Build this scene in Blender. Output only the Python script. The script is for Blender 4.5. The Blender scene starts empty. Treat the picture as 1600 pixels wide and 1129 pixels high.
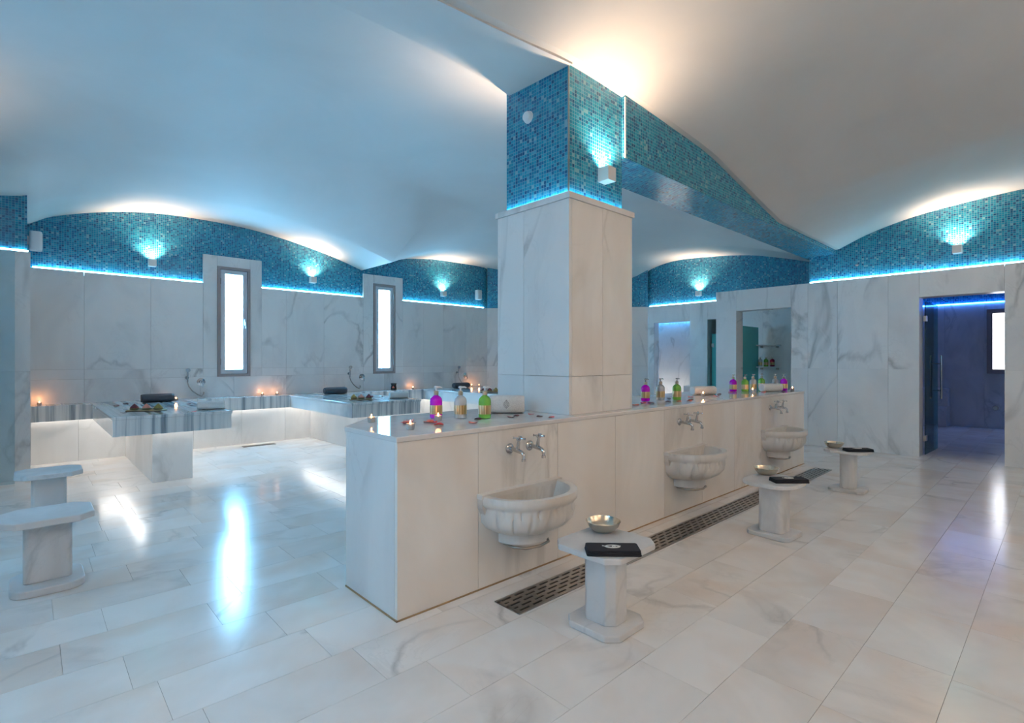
import bpy, bmesh, math, random
from math import pi, sin, cos, sqrt, atan2, floor
from mathutils import Vector, Matrix
random.seed(7)
S = bpy.context.scene
C = S.collection

# ------------------------------------------------------------------ camera, world, exposure
HCAM = 1.4
TH = math.atan2(870, 810)                       # long axis of the wash counter is this far right of the view axis
cam_d = bpy.data.cameras.new('camera'); cam = bpy.data.objects.new('camera', cam_d); C.objects.link(cam)
cam_d.sensor_width = 36; cam_d.lens = 810 / 1600 * 36; cam_d.shift_y = -1.5 / 1600; cam_d.clip_start = 0.05
cam.location = (0, 0, HCAM)
cam.rotation_euler = (pi / 2, 0, TH - pi / 2)
S.camera = cam
w = bpy.data.worlds.new('world'); S.world = w; w.use_nodes = True
w.node_tree.nodes['Background'].inputs[0].default_value = (0.62, 0.80, 1, 1)
w.node_tree.nodes['Background'].inputs[1].default_value = 0.6
S.view_settings.view_transform = 'Standard'; S.view_settings.look = 'None'
S.view_settings.exposure = 0.72; S.view_settings.gamma = 1.0; S.view_settings.use_curve_mapping = False
S.cycles.use_denoising = True
S.cycles.diffuse_bounces = 6; S.cycles.max_bounces = 8; S.cycles.adaptive_threshold = 0.06; S.cycles.caustics_reflective = False; S.cycles.caustics_refractive = False
S.cycles.sample_clamp_indirect = 4

# light levels
WIN_COL = (0.22, 0.62, 1.0); WIN_STR = 36.0
LEDGE_COL = (0.40, 0.82, 1.0); LEDGE_STR = 12.0
BENCH_COL = (1.0, 0.95, 0.90); BENCH_STR = 16.0
SCONCE_COL = (1.0, 0.70, 0.47); SCONCE_W = 52.0

# ------------------------------------------------------------------ materials
class NT:
    def __init__(s, name):
        s.m = bpy.data.materials.new(name); s.m.use_nodes = True
        s.t = s.m.node_tree; s.n = s.t.nodes; s.b = s.n['Principled BSDF']; s.out = s.n['Material Output']
    def node(s, typ, **kw):
        n = s.n.new(typ)
        for k, v in kw.items(): setattr(n, k, v)
        return n
    def link(s, a, b): s.t.links.new(a, b)
    def math(s, op, a, b=None, clamp=False):
        n = s.node('ShaderNodeMath', operation=op); n.use_clamp = clamp
        for i, x in enumerate((a, b)):
            if x is None: continue
            if isinstance(x, (int, float)): n.inputs[i].default_value = x
            else: s.link(x, n.inputs[i])
        return n.outputs[0]
    def vmath(s, op, a, b=None):
        n = s.node('ShaderNodeVectorMath', operation=op)
        for i, x in enumerate((a, b)):
            if x is None: continue
            if isinstance(x, (tuple, list)): n.inputs[i].default_value = x
            else: s.link(x, n.inputs[i])
        return n.outputs[0]
    def ramp(s, fac, stops, interp='LINEAR'):
        n = s.node('ShaderNodeValToRGB'); n.color_ramp.interpolation = interp
        e = n.color_ramp.elements
        while len(e) < len(stops): e.new(0.5)
        for i, (p, c) in enumerate(stops):
            e[i].position = p; e[i].color = (c[0], c[1], c[2], 1) if not isinstance(c, (int, float)) else (c, c, c, 1)
        s.link(fac, n.inputs[0]); return n.outputs[0]
    def mix(s, fac, a, b, mode='MIX'):
        n = s.node('ShaderNodeMix', data_type='RGBA', blend_type=mode)
        for i, x in ((0, fac), (6, a), (7, b)):
            if isinstance(x, (int, float)): n.inputs[i].default_value = x
            elif isinstance(x, (tuple, list)): n.inputs[i].default_value = (x[0], x[1], x[2], 1)
            else: s.link(x, n.inputs[i])
        return n.outputs[2]
    def noise(s, vec, scale, detail=4, rough=0.5, dist=0.0):
        n = s.node('ShaderNodeTexNoise'); n.inputs['Scale'].default_value = scale; n.inputs['Detail'].default_value = detail
        n.inputs['Roughness'].default_value = rough; n.inputs['Distortion'].default_value = dist
        s.link(vec, n.inputs['Vector']); return n.outputs['Fac']
    def bump(s, h, strength, dist=0.01):
        n = s.node('ShaderNodeBump'); n.inputs['Strength'].default_value = strength; n.inputs['Distance'].default_value = dist
        s.link(h, n.inputs['Height']); s.link(n.outputs[0], s.b.inputs['Normal'])
    def randvec(s):
        """object coordinates shifted by a random amount for each object and each loose piece"""
        tc = s.node('ShaderNodeTexCoord'); oi = s.node('ShaderNodeObjectInfo'); ge = s.node('ShaderNodeNewGeometry')
        r = s.math('ADD', s.math('MULTIPLY', oi.outputs['Random'], 37.0), s.math('MULTIPLY', ge.outputs['Random Per Island'], 61.0))
        s.rnd = s.math('FRACT', s.math('MULTIPLY', r, 1.37))
        cx = s.node('ShaderNodeCombineXYZ'); s.link(r, cx.inputs[0]); s.link(s.math('MULTIPLY', r, 0.73), cx.inputs[1]); s.link(s.math('MULTIPLY', r, 0.41), cx.inputs[2])
        return s.vmath('ADD', tc.outputs['Object'], cx.outputs[0])

def simple(name, col, rough=0.5, metal=0.0, trans=0.0, coat=0.0, spec=0.5, noise=0.0):
    t = NT(name); b = t.b
    b.inputs['Base Color'].default_value = (*col, 1); b.inputs['Roughness'].default_value = rough
    b.inputs['Metallic'].default_value = metal; b.inputs['Transmission Weight'].default_value = trans
    b.inputs['Coat Weight'].default_value = coat; b.inputs['Specular IOR Level'].default_value = spec
    tc = t.node('ShaderNodeTexCoord')
    f = t.noise(tc.outputs['Object'], 30, 3)
    c = t.mix(t.math('MULTIPLY', f, noise if noise else 0.12), col, tuple(x * 0.7 for x in col))
    t.link(c, b.inputs['Base Color'])
    return t.m

def marble(name, light, mid, vein, rough=0.25, vscale=0.9, vein_amt=0.8, warm=None, warm_amt=0.35, bump=0.0, cloud=1.3, tint=0.08):
    t = NT(name); v = t.randvec()
    mp = t.node('ShaderNodeMapping'); mp.inputs['Rotation'].default_value = (0.5, 0.6, 0.35); mp.inputs['Scale'].default_value = (1, 1, 0.55)
    t.link(v, mp.inputs['Vector']); q = mp.outputs[0]
    n1 = t.noise(q, cloud, 4, 0.55, 0.9)
    col = t.ramp(n1, [(0.32, mid), (0.58, light)])
    if warm:
        n3 = t.noise(q, 1.7, 2, 0.5, 0.6)
        col = t.mix(t.math('MULTIPLY', t.ramp(n3, [(0.46, 0), (0.70, 1)]), warm_amt), col, warm)
    nv = t.noise(q, vscale, 5, 0.5, 1.2)
    d = t.math('ABSOLUTE', t.math('SUBTRACT', nv, 0.5))
    line = t.ramp(d, [(0.0, 1.0), (0.006, 0.75), (0.028, 0.0)])
    msk = t.ramp(t.noise(q, 0.9, 3, 0.5), [(0.45, 0), (0.65, 1)])
    nv2 = t.noise(q, vscale * 2.7, 4, 0.6, 1.6)
    d2 = t.math('ABSOLUTE', t.math('SUBTRACT', nv2, 0.5))
    line2 = t.math('MULTIPLY', t.ramp(d2, [(0.0, 1.0), (0.02, 0.0)]), 0.22)
    a = t.math('MULTIPLY', t.math('ADD', t.math('MULTIPLY', line, msk), t.math('MULTIPLY', line2, msk)), vein_amt, True)
    col = t.mix(a, col, vein)
    tone = t.ramp(t.rnd, [(0, 1 - tint), (1, 1.0)])
    col = t.mix(1.0, col, tone, 'MULTIPLY')
    t.link(col, t.b.inputs['Base Color'])
    t.b.inputs['Roughness'].default_value = rough
    if bump:
        tc = t.node('ShaderNodeTexCoord')
        t.bump(t.noise(tc.outputs['Object'], 9, 3), bump, 0.01)
    return t.m

M = {}
M['marble'] = marble('wall_marble', (0.80, 0.795, 0.785), (0.70, 0.70, 0.70), (0.32, 0.32, 0.33), 0.26, 0.7, 0.8)
M['marble_counter'] = marble('counter_marble', (0.85, 0.835, 0.81), (0.77, 0.755, 0.73), (0.46, 0.44, 0.41), 0.3, 0.7, 0.55, warm=(0.66, 0.54, 0.44), warm_amt=0.35)  # warm patches mix stains with warm light painted into the base colour
M['marble_top'] = marble('counter_top_marble', (0.78, 0.77, 0.76), (0.68, 0.67, 0.67), (0.5, 0.49, 0.49), 0.05, 0.7, 0.4)
M['marble_floor'] = marble('floor_marble', (0.86, 0.84, 0.815), (0.76, 0.74, 0.715), (0.44, 0.43, 0.42), 0.17, 0.75, 0.6, warm=(0.76, 0.62, 0.52), warm_amt=0.5, bump=0.03, tint=0.06)
M['marble_grey'] = marble('stool_marble', (0.68, 0.69, 0.70), (0.56, 0.57, 0.58), (0.32, 0.34, 0.36), 0.42, 1.9, 0.6, cloud=2.5)
M['marble_basin'] = marble('basin_marble', (0.76, 0.75, 0.73), (0.66, 0.65, 0.63), (0.40, 0.39, 0.37), 0.4, 1.6, 0.5, warm=(0.50, 0.40, 0.32), warm_amt=0.4, cloud=2.5)
M['marble_white'] = marble('bench_marble', (0.80, 0.785, 0.765), (0.72, 0.705, 0.685), (0.46, 0.44, 0.42), 0.25, 0.9, 0.6)

def striped():
    t = NT('striped_marble'); tc = t.node('ShaderNodeTexCoord')
    mp = t.node('ShaderNodeMapping'); mp.inputs['Scale'].default_value = (9.0, 0.30, 0.22); mp.inputs['Rotation'].default_value = (0, 0, 0.03)
    t.link(tc.outputs['Object'], mp.inputs['Vector'])
    n = t.noise(mp.outputs[0], 1.4, 5, 0.62, 0.0)
    c = t.ramp(n, [(0.33, (0.20, 0.23, 0.26)), (0.42, (0.38, 0.42, 0.45)), (0.49, (0.62, 0.63, 0.63)), (0.66, (0.74, 0.74, 0.73)), (0.72, (0.52, 0.55, 0.57))])
    t.link(c, t.b.inputs['Base Color']); t.b.inputs['Roughness'].default_value = 0.10
    return t.m
M['striped'] = striped()

def mosaic(name):
    t = NT(name); uv = t.node('ShaderNodeUVMap')
    s = t.vmath('SCALE', uv.outputs[0]); s.node.inputs['Scale'].default_value = 1 / 0.0275
    cell = t.vmath('FLOOR', s); fr = t.vmath('FRACTION', s)
    wn = t.node('ShaderNodeTexWhiteNoise', noise_dimensions='2D'); t.link(cell, wn.inputs['Vector'])
    c = t.ramp(wn.outputs['Value'], [(0.0, (0.003, 0.07, 0.18)), (0.08, (0.003, 0.12, 0.26)), (0.26, (0.003, 0.175, 0.31)), (0.50, (0.005, 0.225, 0.37)),
        (0.72, (0.012, 0.27, 0.42)), (0.90, (0.05, 0.30, 0.46)), (0.96, (0.15, 0.36, 0.46))], 'CONSTANT')
    sp = t.node('ShaderNodeSeparateXYZ'); t.link(fr, sp.inputs[0])
    ax = t.math('ABSOLUTE', t.math('SUBTRACT', sp.outputs[0], 0.5)); ay = t.math('ABSOLUTE', t.math('SUBTRACT', sp.outputs[1], 0.5))
    g = t.math('MAXIMUM', ax, ay)
    gm = t.ramp(g, [(0.435, 0.0), (0.455, 1.0)])
    col = t.mix(gm, c, (0.14, 0.33, 0.41))
    t.link(col, t.b.inputs['Base Color'])
    t.link(t.ramp(gm, [(0, 0.16), (1, 0.7)]), t.b.inputs['Roughness'])
    tilt = t.math('MULTIPLY', wn.outputs['Value'], 0.25)
    t.bump(t.math('SUBTRACT', tilt, gm), 0.25, 0.003)
    return t.m
M['mosaic'] = mosaic('blue_glass_mosaic')

def plaster():
    t = NT('ceiling_plaster'); tc = t.node('ShaderNodeTexCoord')
    n = t.noise(tc.outputs['Object'], 0.8, 5, 0.55, 0.5)
    t.link(t.ramp(n, [(0.3, (0.55, 0.545, 0.535)), (0.7, (0.60, 0.595, 0.585))]), t.b.inputs['Base Color'])
    t.b.inputs['Roughness'].default_value = 0.62; t.b.inputs['Specular IOR Level'].default_value = 0.2
    mp = t.node('ShaderNodeMapping'); mp.inputs['Scale'].default_value = (0.5, 1.4, 1); mp.inputs['Rotation'].default_value = (0, 0, 0.6); t.link(tc.outputs['Object'], mp.inputs['Vector'])
    t.bump(t.noise(mp.outputs[0], 2.2, 4, 0.5, 0.4), 0.10, 0.05)
    return t.m
M['plaster'] = plaster()

def emit(name, col, strength):
    t = NT(name); t.b.inputs['Base Color'].default_value = (*col, 1); t.b.inputs['Emission Color'].default_value = (*col, 1)
    t.b.inputs['Emission Strength'].default_value = strength
    return t.m
M['pane'] = emit('daylit_frosted_pane', WIN_COL, WIN_STR)
M['pane_assumed'] = emit('assumed_daylit_pane_left_wall', WIN_COL, WIN_STR * 0.36)  # emission of the two assumed windows, unseen source of blue side light
M['pane_far'] = emit('daylit_pane_far_room', (0.86, 0.88, 0.95), 3.0)
M['led_cyan'] = emit('led_cyan_white', LEDGE_COL, LEDGE_STR)
M['led_white'] = emit('led_warm_white', BENCH_COL, BENCH_STR)
M['led_blue'] = emit('led_deep_blue', (0.05, 0.24, 1.0), 16.0)
M['led_steam'] = emit('led_steam_room', (1.0, 0.97, 0.92), 8.0)
M['led_azure'] = emit('led_azure', (0.06, 0.42, 1.0), 14.0)
M['flame'] = emit('candle_flame', (1.0, 0.50, 0.18), 18.0)
M['sconce_glow'] = emit('sconce_lamp_glow', (1.0, 0.9, 0.78), 14.0)

def tinted_glass(name, col, gloss=0.12, dens=0.0):
    t = NT(name); tr = t.node('ShaderNodeBsdfTransparent'); tr.inputs[0].default_value = (*col, 1)
    gl = t.node('ShaderNodeBsdfGlossy'); gl.inputs['Roughness'].default_value = 0.03; gl.inputs[0].default_value = (0.8, 0.9, 0.95, 1)
    df = t.node('ShaderNodeBsdfDiffuse'); df.inputs[0].default_value = (*col, 1)
    lw = t.node('ShaderNodeLayerWeight'); lw.inputs[0].default_value = gloss
    m0 = t.node('ShaderNodeMixShader'); m0.inputs[0].default_value = dens; t.link(tr.outputs[0], m0.inputs[1]); t.link(df.outputs[0], m0.inputs[2])
    m1 = t.node('ShaderNodeMixShader'); t.link(lw.outputs['Fresnel'], m1.inputs[0]); t.link(m0.outputs[0], m1.inputs[1]); t.link(gl.outputs[0], m1.inputs[2])
    t.link(m1.outputs[0], t.out.inputs['Surface']); return t.m
M['glass_teal'] = tinted_glass('teal_glass', (0.14, 0.60, 0.60), 0.2, 0.8)
M['glass_door'] = tinted_glass('door_glass', (0.30, 0.62, 0.66), 0.15, 0.12)
M['glass_clear'] = tinted_glass('clear_screen_glass', (0.80, 0.90, 0.94), 0.2, 0.05)
M['grout'] = simple('joint_grout', (0.36, 0.34, 0.31), 0.8)
M['floor_grout'] = simple('floor_joint_grout', (0.58, 0.53, 0.48), 0.6)
M['sealant'] = simple('stained_sealant', (0.36, 0.24, 0.13), 0.7, noise=0.6)
M['chrome'] = simple('chrome', (0.52, 0.53, 0.55), 0.08, 1.0)
M['steel'] = simple('brushed_steel', (0.42, 0.39, 0.36), 0.35, 1.0)
M['silver'] = simple('silver_bowl_metal', (0.72, 0.66, 0.56), 0.22, 1.0)
M['dark'] = simple('painted_slot_shade', (0.02, 0.018, 0.016), 0.7)  # near-black colour that paints the shade inside drain slots
M['frame'] = simple('bronze_frame', (0.30, 0.25, 0.245), 0.4)
M['sash'] = simple('grey_sash', (0.55, 0.56, 0.58), 0.35)
M['white_plastic'] = simple('white_plastic', (0.75, 0.75, 0.75), 0.4)
M['sconce'] = simple('sconce_white_metal', (0.68, 0.67, 0.66), 0.35)
M['grey_fabric'] = simple('dark_grey_vinyl', (0.045, 0.05, 0.065), 0.45)
M['black_fabric'] = simple('black_towelling', (0.012, 0.014, 0.022), 0.9, noise=0.4)
M['emblem_white'] = simple('white_embroidery', (0.75, 0.74, 0.72), 0.7)
M['emblem_grey'] = simple('grey_embroidery', (0.30, 0.29, 0.28), 0.7)
def towel():
    t = NT('white_towelling'); tc = t.node('ShaderNodeTexCoord'); t.b.inputs['Base Color'].default_value = (0.72, 0.71, 0.69, 1); t.b.inputs['Roughness'].default_value = 0.95
    n = t.noise(tc.outputs['Object'], 160, 2); t.link(t.ramp(n, [(0.3, (0.62, 0.61, 0.59)), (0.7, (0.78, 0.77, 0.75))]), t.b.inputs['Base Color']); t.bump(n, 0.5, 0.004); return t.m
M['towel'] = towel()
M['purple'] = simple('purple_soap', (0.72, 0.0, 0.80), 0.12, trans=0.35, noise=0.02)
M['clear_soap'] = simple('clear_soap', (0.80, 0.78, 0.76), 0.10, trans=0.45)
M['green'] = simple('green_soap', (0.26, 0.68, 0.10), 0.12, trans=0.35)
M['red_soap'] = simple('crimson_soap', (0.28, 0.01, 0.06), 0.15)
M['bottle_glass'] = simple('bottle_clear_plastic', (0.86, 0.88, 0.9), 0.06, trans=0.6)
def gold():
    t = NT('gold_label'); tc = t.node('ShaderNodeTexCoord')
    wv = t.node('ShaderNodeTexNoise'); mp = t.node('ShaderNodeMapping'); mp.inputs['Scale'].default_value = (90, 90, 0.5); t.link(tc.outputs['Object'], mp.inputs['Vector']); t.link(mp.outputs[0], wv.inputs['Vector'])
    wv.inputs['Scale'].default_value = 1.0
    t.link(t.ramp(wv.outputs['Fac'], [(0.35, (0.30, 0.17, 0.06)), (0.65, (0.85, 0.66, 0.38))]), t.b.inputs['Base Color'])
    t.b.inputs['Metallic'].default_value = 0.7; t.b.inputs['Roughness'].default_value = 0.35; return t.m
M['gold'] = gold()
M['collar'] = simple('champagne_collar', (0.55, 0.47, 0.36), 0.3, 0.8)
M['petal_red'] = simple('red_petal', (0.62, 0.025, 0.03), 0.5)
M['petal_coral'] = simple('coral_petal', (0.80, 0.16, 0.10), 0.5)
M['petal_dark'] = simple('dark_petal', (0.10, 0.006, 0.015), 0.5)
M['wax'] = simple('candle_wax', (0.80, 0.76, 0.70), 0.5)
M['cup'] = simple('candle_cup', (0.62, 0.62, 0.62), 0.15, trans=0.4)
M['wood'] = simple('dark_tray_wood', (0.16, 0.10, 0.06), 0.45, noise=0.5)
M['dish'] = simple('gold_dish', (0.50, 0.42, 0.24), 0.35, 0.5)
M['spice_red'] = simple('dried_rose_heap', (0.16, 0.035, 0.04), 0.9, noise=0.8)
M['spice_pink'] = simple('pink_salt_heap', (0.62, 0.26, 0.20), 0.9, noise=0.6)
M['spice_green'] = simple('herb_heap', (0.34, 0.26, 0.08), 0.9, noise=0.7)
M['black_gloss'] = simple('black_glazed_pot', (0.015, 0.013, 0.014), 0.2)

for k in ('flame', 'sconce_glow'): M[k].cycles.emission_sampling = 'NONE'
# ------------------------------------------------------------------ mesh helpers
class MB:
    def __init__(s): s.v = []; s.f = []; s.uv = {}
    def add(s, vs, fs):
        o = len(s.v); s.v += [tuple(p) for p in vs]; s.f += [tuple(i + o for i in f) for f in fs]; return s
    def box(s, x0, x1, y0, y1, z0, z1):
        return s.add([(x0, y0, z0), (x1, y0, z0), (x1, y1, z0), (x0, y1, z0), (x0, y0, z1), (x1, y0, z1), (x1, y1, z1), (x0, y1, z1)],
                     [(3, 2, 1, 0), (4, 5, 6, 7), (0, 1, 5, 4), (1, 2, 6, 5), (2, 3, 7, 6), (3, 0, 4, 7)])
    def prism(s, poly, z0, z1):
        n = len(poly)
        return s.add([(x, y, z0) for x, y in poly] + [(x, y, z1) for x, y in poly],
                     [tuple(range(n - 1, -1, -1)), tuple(range(n, 2 * n))] + [(i, (i + 1) % n, n + (i + 1) % n, n + i) for i in range(n)])
    def lathe(s, prof, seg=20, cx=0, cy=0, cap=True):
        vs = []; fs = []; k = len(prof)
        for r, z in prof:
            for i in range(seg):
                a = 2 * pi * i / seg; vs.append((cx + r * cos(a), cy + r * sin(a), z))
        for j in range(k - 1):
            for i in range(seg):
                fs.append((j * seg + i, j * seg + (i + 1) % seg, (j + 1) * seg + (i + 1) % seg, (j + 1) * seg + i))
        if cap:
            fs.append(tuple(range(seg - 1, -1, -1))); fs.append(tuple((k - 1) * seg + i for i in range(seg)))
        return s.add(vs, fs)
    def tube(s, pts, r, seg=8):
        pts = [Vector(p) for p in pts]; rr = r if isinstance(r, (list, tuple)) else [r] * len(pts)
        vs = []; fs = []; up = None
        for i, p in enumerate(pts):
            d = (pts[min(i + 1, len(pts) - 1)] - pts[max(i - 1, 0)]).normalized()
            if up is None: up = Vector((0, 0, 1)) if abs(d.z) < 0.9 else Vector((1, 0, 0))
            a = d.cross(up).normalized(); b = a.cross(d).normalized(); up = b
            for k in range(seg):
                t = 2 * pi * k / seg; vs.append(p + (a * cos(t) + b * sin(t)) * rr[i])
        for i in range(len(pts) - 1):
            for k in range(seg):
                fs.append((i * seg + k, i * seg + (k + 1) % seg, (i + 1) * seg + (k + 1) % seg, (i + 1) * seg + k))
        fs.append(tuple(range(seg - 1, -1, -1))); fs.append(tuple((len(pts) - 1) * seg + k for k in range(seg)))
        return s.add(vs, fs)
    def quad_uv(s, pts, uvs):
        o = len(s.v); s.v += [tuple(p) for p in pts]; s.f.append(tuple(range(o, o + len(pts))))
        for i, u in enumerate(uvs): s.uv[o + i] = u
        return s
    def mesh(s, name, mat=None, smooth=False, bevel=0.0, bseg=2, angle=None):
        me = bpy.data.meshes.new(name); me.from_pydata(s.v, [], s.f)
        if s.uv:
            l = me.uv_layers.new(name='UVMap')
            for lp in me.loops: l.data[lp.index].uv = s.uv.get(lp.vertex_index, (0, 0))
        else:
            bm = bmesh.new(); bm.from_mesh(me)
            if bevel:
                bmesh.ops.bevel(bm, geom=[e for e in bm.edges if len(e.link_faces) == 2 and e.calc_face_angle(0) > 0.6], offset=bevel, segments=bseg, affect='EDGES', profile=0.5)
            bmesh.ops.recalc_face_normals(bm, faces=bm.faces[:])
            bm.to_mesh(me); bm.free()
        if mat: me.materials.append(M[mat])
        if smooth:
            me.shade_smooth()
            if angle: me.set_sharp_from_angle(angle=angle)
        me.update(); return me

def ob(name, me, parent=None, loc=(0, 0, 0), rz=0.0):
    o = bpy.data.objects.new(name, me); C.objects.link(o); o.location = loc; o.rotation_euler = (0, 0, rz)
    if parent: o.parent = parent
    return o
def tag(o, label, cat, group=None, kind=None):
    o['label'] = label; o['category'] = cat
    if group: o['group'] = group
    if kind: o['kind'] = kind
    return o
def thing(name, label, cat, loc, rz=0.0, group=None):
    o = bpy.data.objects.new(name, None); C.objects.link(o); o.location = loc; o.rotation_euler = (0, 0, rz); o.empty_display_size = 0.1
    return tag(o, label, cat, group)
def struct(name, me, label=None, cat=None):
    o = ob(name, me); o['kind'] = 'structure'
    if label: o['label'] = label
    if cat: o['category'] = cat
    return o
def lamp(name, typ, loc, energy, col, parent=None, **kw):
    d = bpy.data.lights.new(name, typ); d.energy = energy; d.color = col
    for k, v in kw.items(): setattr(d, k, v)
    o = bpy.data.objects.new(name, d); C.objects.link(o); o.location = loc
    if parent: o.parent = parent
    return o

def interp(x, pts):
    if x <= pts[0][0]: return pts[0][1]
    for (a, za), (b, zb) in zip(pts, pts[1:]):
        if x <= b:
            t = (x - a) / (b - a); return za + (zb - za) * t
    return pts[-1][1]
def sinterp(x, pts):
    """smooth (Catmull-Rom) interpolation of a table"""
    n = len(pts)
    if x <= pts[0][0]: return pts[0][1]
    if x >= pts[-1][0]: return pts[-1][1]
    for i in range(n - 1):
        if x <= pts[i + 1][0]:
            x0, y0 = pts[i]; x1, y1 = pts[i + 1]; h = x1 - x0; t = (x - x0) / h
            m0 = (y1 - pts[i - 1][1]) / (x1 - pts[i - 1][0]) if i > 0 else (y1 - y0) / h
            m1 = (pts[i + 2][1] - y0) / (pts[i + 2][0] - x0) if i < n - 2 else (y1 - y0) / h
            return (2*t**3 - 3*t*t + 1) * y0 + (t**3 - 2*t*t + t) * h * m0 + (-2*t**3 + 3*t*t) * y1 + (t**3 - t*t) * h * m1

# ------------------------------------------------------------------ plan of the place (metres; X along the wash counter, Y towards the window wall)
ZT = 2.68                    # top of the marble cladding
VB = 9.70                    # window wall, marble face
UR = 9.45                    # right wall, marble face
UC = 10.80                   # recessed wall behind the partition
UL = -1.25; VN = -2.7        # walls out of view
PX0, PX1, PY0, PY1 = 2.96, 3.78, 2.55, 3.36      # pillar
CZ = 0.99
CA, CB = (8.20, 9.70), (10.80, 6.84)             # cut corner

BAY1 = [(-0.30, 3.22), (-0.02, 3.28), (.19, 3.41), (.53, 3.53), (.79, 3.60), (1.09, 3.665), (1.5, 3.715), (1.93, 3.73), (2.4, 3.725), (2.91, 3.69), (3.45, 3.61), (4.04, 3.49), (4.49, 3.37), (4.94, 3.225)]
BAY2 = [(4.94, 3.225), (5.22, 3.35), (5.54, 3.47), (5.85, 3.57), (6.17, 3.63), (6.67, 3.68), (7.39, 3.69), (8.14, 3.68), (8.4, 3.62), (8.9, 3.45), (9.5, 3.25), (11.5, 3.22)]
def A_b(u): return sinterp(u, BAY1) if u < 4.94 else sinterp(u, BAY2)
ARC_R = [(2.95, 3.17), (3.37, 3.28), (3.85, 3.42), (4.54, 3.58), (5.44, 3.67), (6.21, 3.69), (6.83, 3.57), (7.1, 3.39), (7.6, 3.25), (8.4, 3.20)]
def A_r(v): return sinterp(v, ARC_R)
ARC_N = [(-2.8, 3.17), (-2.5, 3.2), (-2.1, 3.33), (-1.7, 3.46), (-1.3, 3.54), (-0.9, 3.60), (-.4, 3.64), (0, 3.655), (.4, 3.645), (.7, 3.625), (1.03, 3.59), (1.38, 3.545), (1.75, 3.47), (2.16, 3.345), (2.54, 3.18)]
def A_n(v): return sinterp(v, ARC_N) if v < 2.54 else 3.18
P_N = [(-1.4, 3.11), (0, 3.39), (1.0, 3.50), (1.78, 3.56), (2.45, 3.61), (3.0, 3.66), (3.72, 3.645), (4.5, 3.60), (5.19, 3.545), (5.8, 3.43), (6.45, 3.30), (7.1, 3.18)]
def P_n(u): return sinterp(u, P_N) if u < 7.1 else 3.18
def z_near(u, v): return A_n(v) + (P_n(u) - 3.18) * (1 + 0.25 * max(0, min(1, (2.51 - v) / 1.5)))
def z_far(u, v):
    dv = max(0, min(1, (8.55 - v) / 2.7)); du = max(0, min(1, (9.6 - u) / 3.4))
    wv = 1 - (1 - dv) ** 2; wu = 1 - (1 - du) ** 2
    E = max(A_b(u), A_r(v))
    dome = 3.80 + 0.42 * max(0, sin(pi * max(0, min(1, (v - 2.9) / 6.2)))) * max(0, sin(pi * max(0.0, min(1, (u + 2.2) / 12.4))))
    w_ = wv * wu
    if u < 0.6:
        k = max(0, min(1, (u + 1.3) / 1.9)); dome = dome * (0.5 + 0.5 * k) + 3.6 * (0.5 - 0.5 * k)
    return E * (1 - w_) + dome * w_

# ------------------------------------------------------------------ ceiling
def grid(fn, u0, u1, v0, v1, step):
    nu = int(round((u1 - u0) / step)); nv = int(round((v1 - v0) / step)); b = MB()
    vs = []; fs = []
    for j in range(nv + 1):
        for i in range(nu + 1):
            u = u0 + (u1 - u0) * i / nu; v = v0 + (v1 - v0) * j / nv; vs.append((u, v, fn(u, v)))
    for j in range(nv):
        for i in range(nu):
            a = j * (nu + 1) + i; fs.append((a, a + nu + 1, a + nu + 2, a + 1))
    return b.add(vs, fs)
cm = grid(z_far, -1.35, 11.05, 2.95, 9.85, 0.085)
me = cm.mesh('ceiling_vault', 'plaster', smooth=True, angle=0.25)
ceiling = struct('ceiling', me, 'white vaulted plaster ceiling with shallow lunettes', 'ceiling')
ob('near_vault', grid(z_near, -1.35, 9.6, VN - 0.1, 2.60, 0.085).mesh('near_vault', 'plaster', smooth=True, angle=0.25), ceiling)
# plaster band springing from the pillar towards the left
bb = MB(); N = 40; pts = []
ZN = [(-1.4, 3.10), (0, 3.38), (1.0, 3.49), (1.78, 3.55), (2.45, 3.60), (3.0, 3.65)]
ZF = [(-1.4, 3.35), (0, 3.62), (1.0, 3.71), (2.0, 3.74), (2.4, 3.735), (2.65, 3.715), (2.85, 3.70), (3.0, 3.665)]
vs = []; fs = []
for i in range(N + 1):
    u = -1.4 + 4.42 * i / N; zn = sinterp(u, ZN); zf = sinterp(u, ZF)
    vs += [(u, 2.57, 4.6), (u, 2.57, zn), (u, 2.80, zn * .67 + zf * .33), (u, 3.04, zn * .33 + zf * .67), (u, 3.27, zf), (u, 3.27, 4.6)]
for i in range(N):
    for k in range(5): fs.append((i * 6 + k, (i + 1) * 6 + k, (i + 1) * 6 + k + 1, i * 6 + k + 1))
ob('plaster_band', bb.add(vs, fs).mesh('plaster_band', 'plaster', smooth=True, angle=0.5), ceiling)

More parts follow.
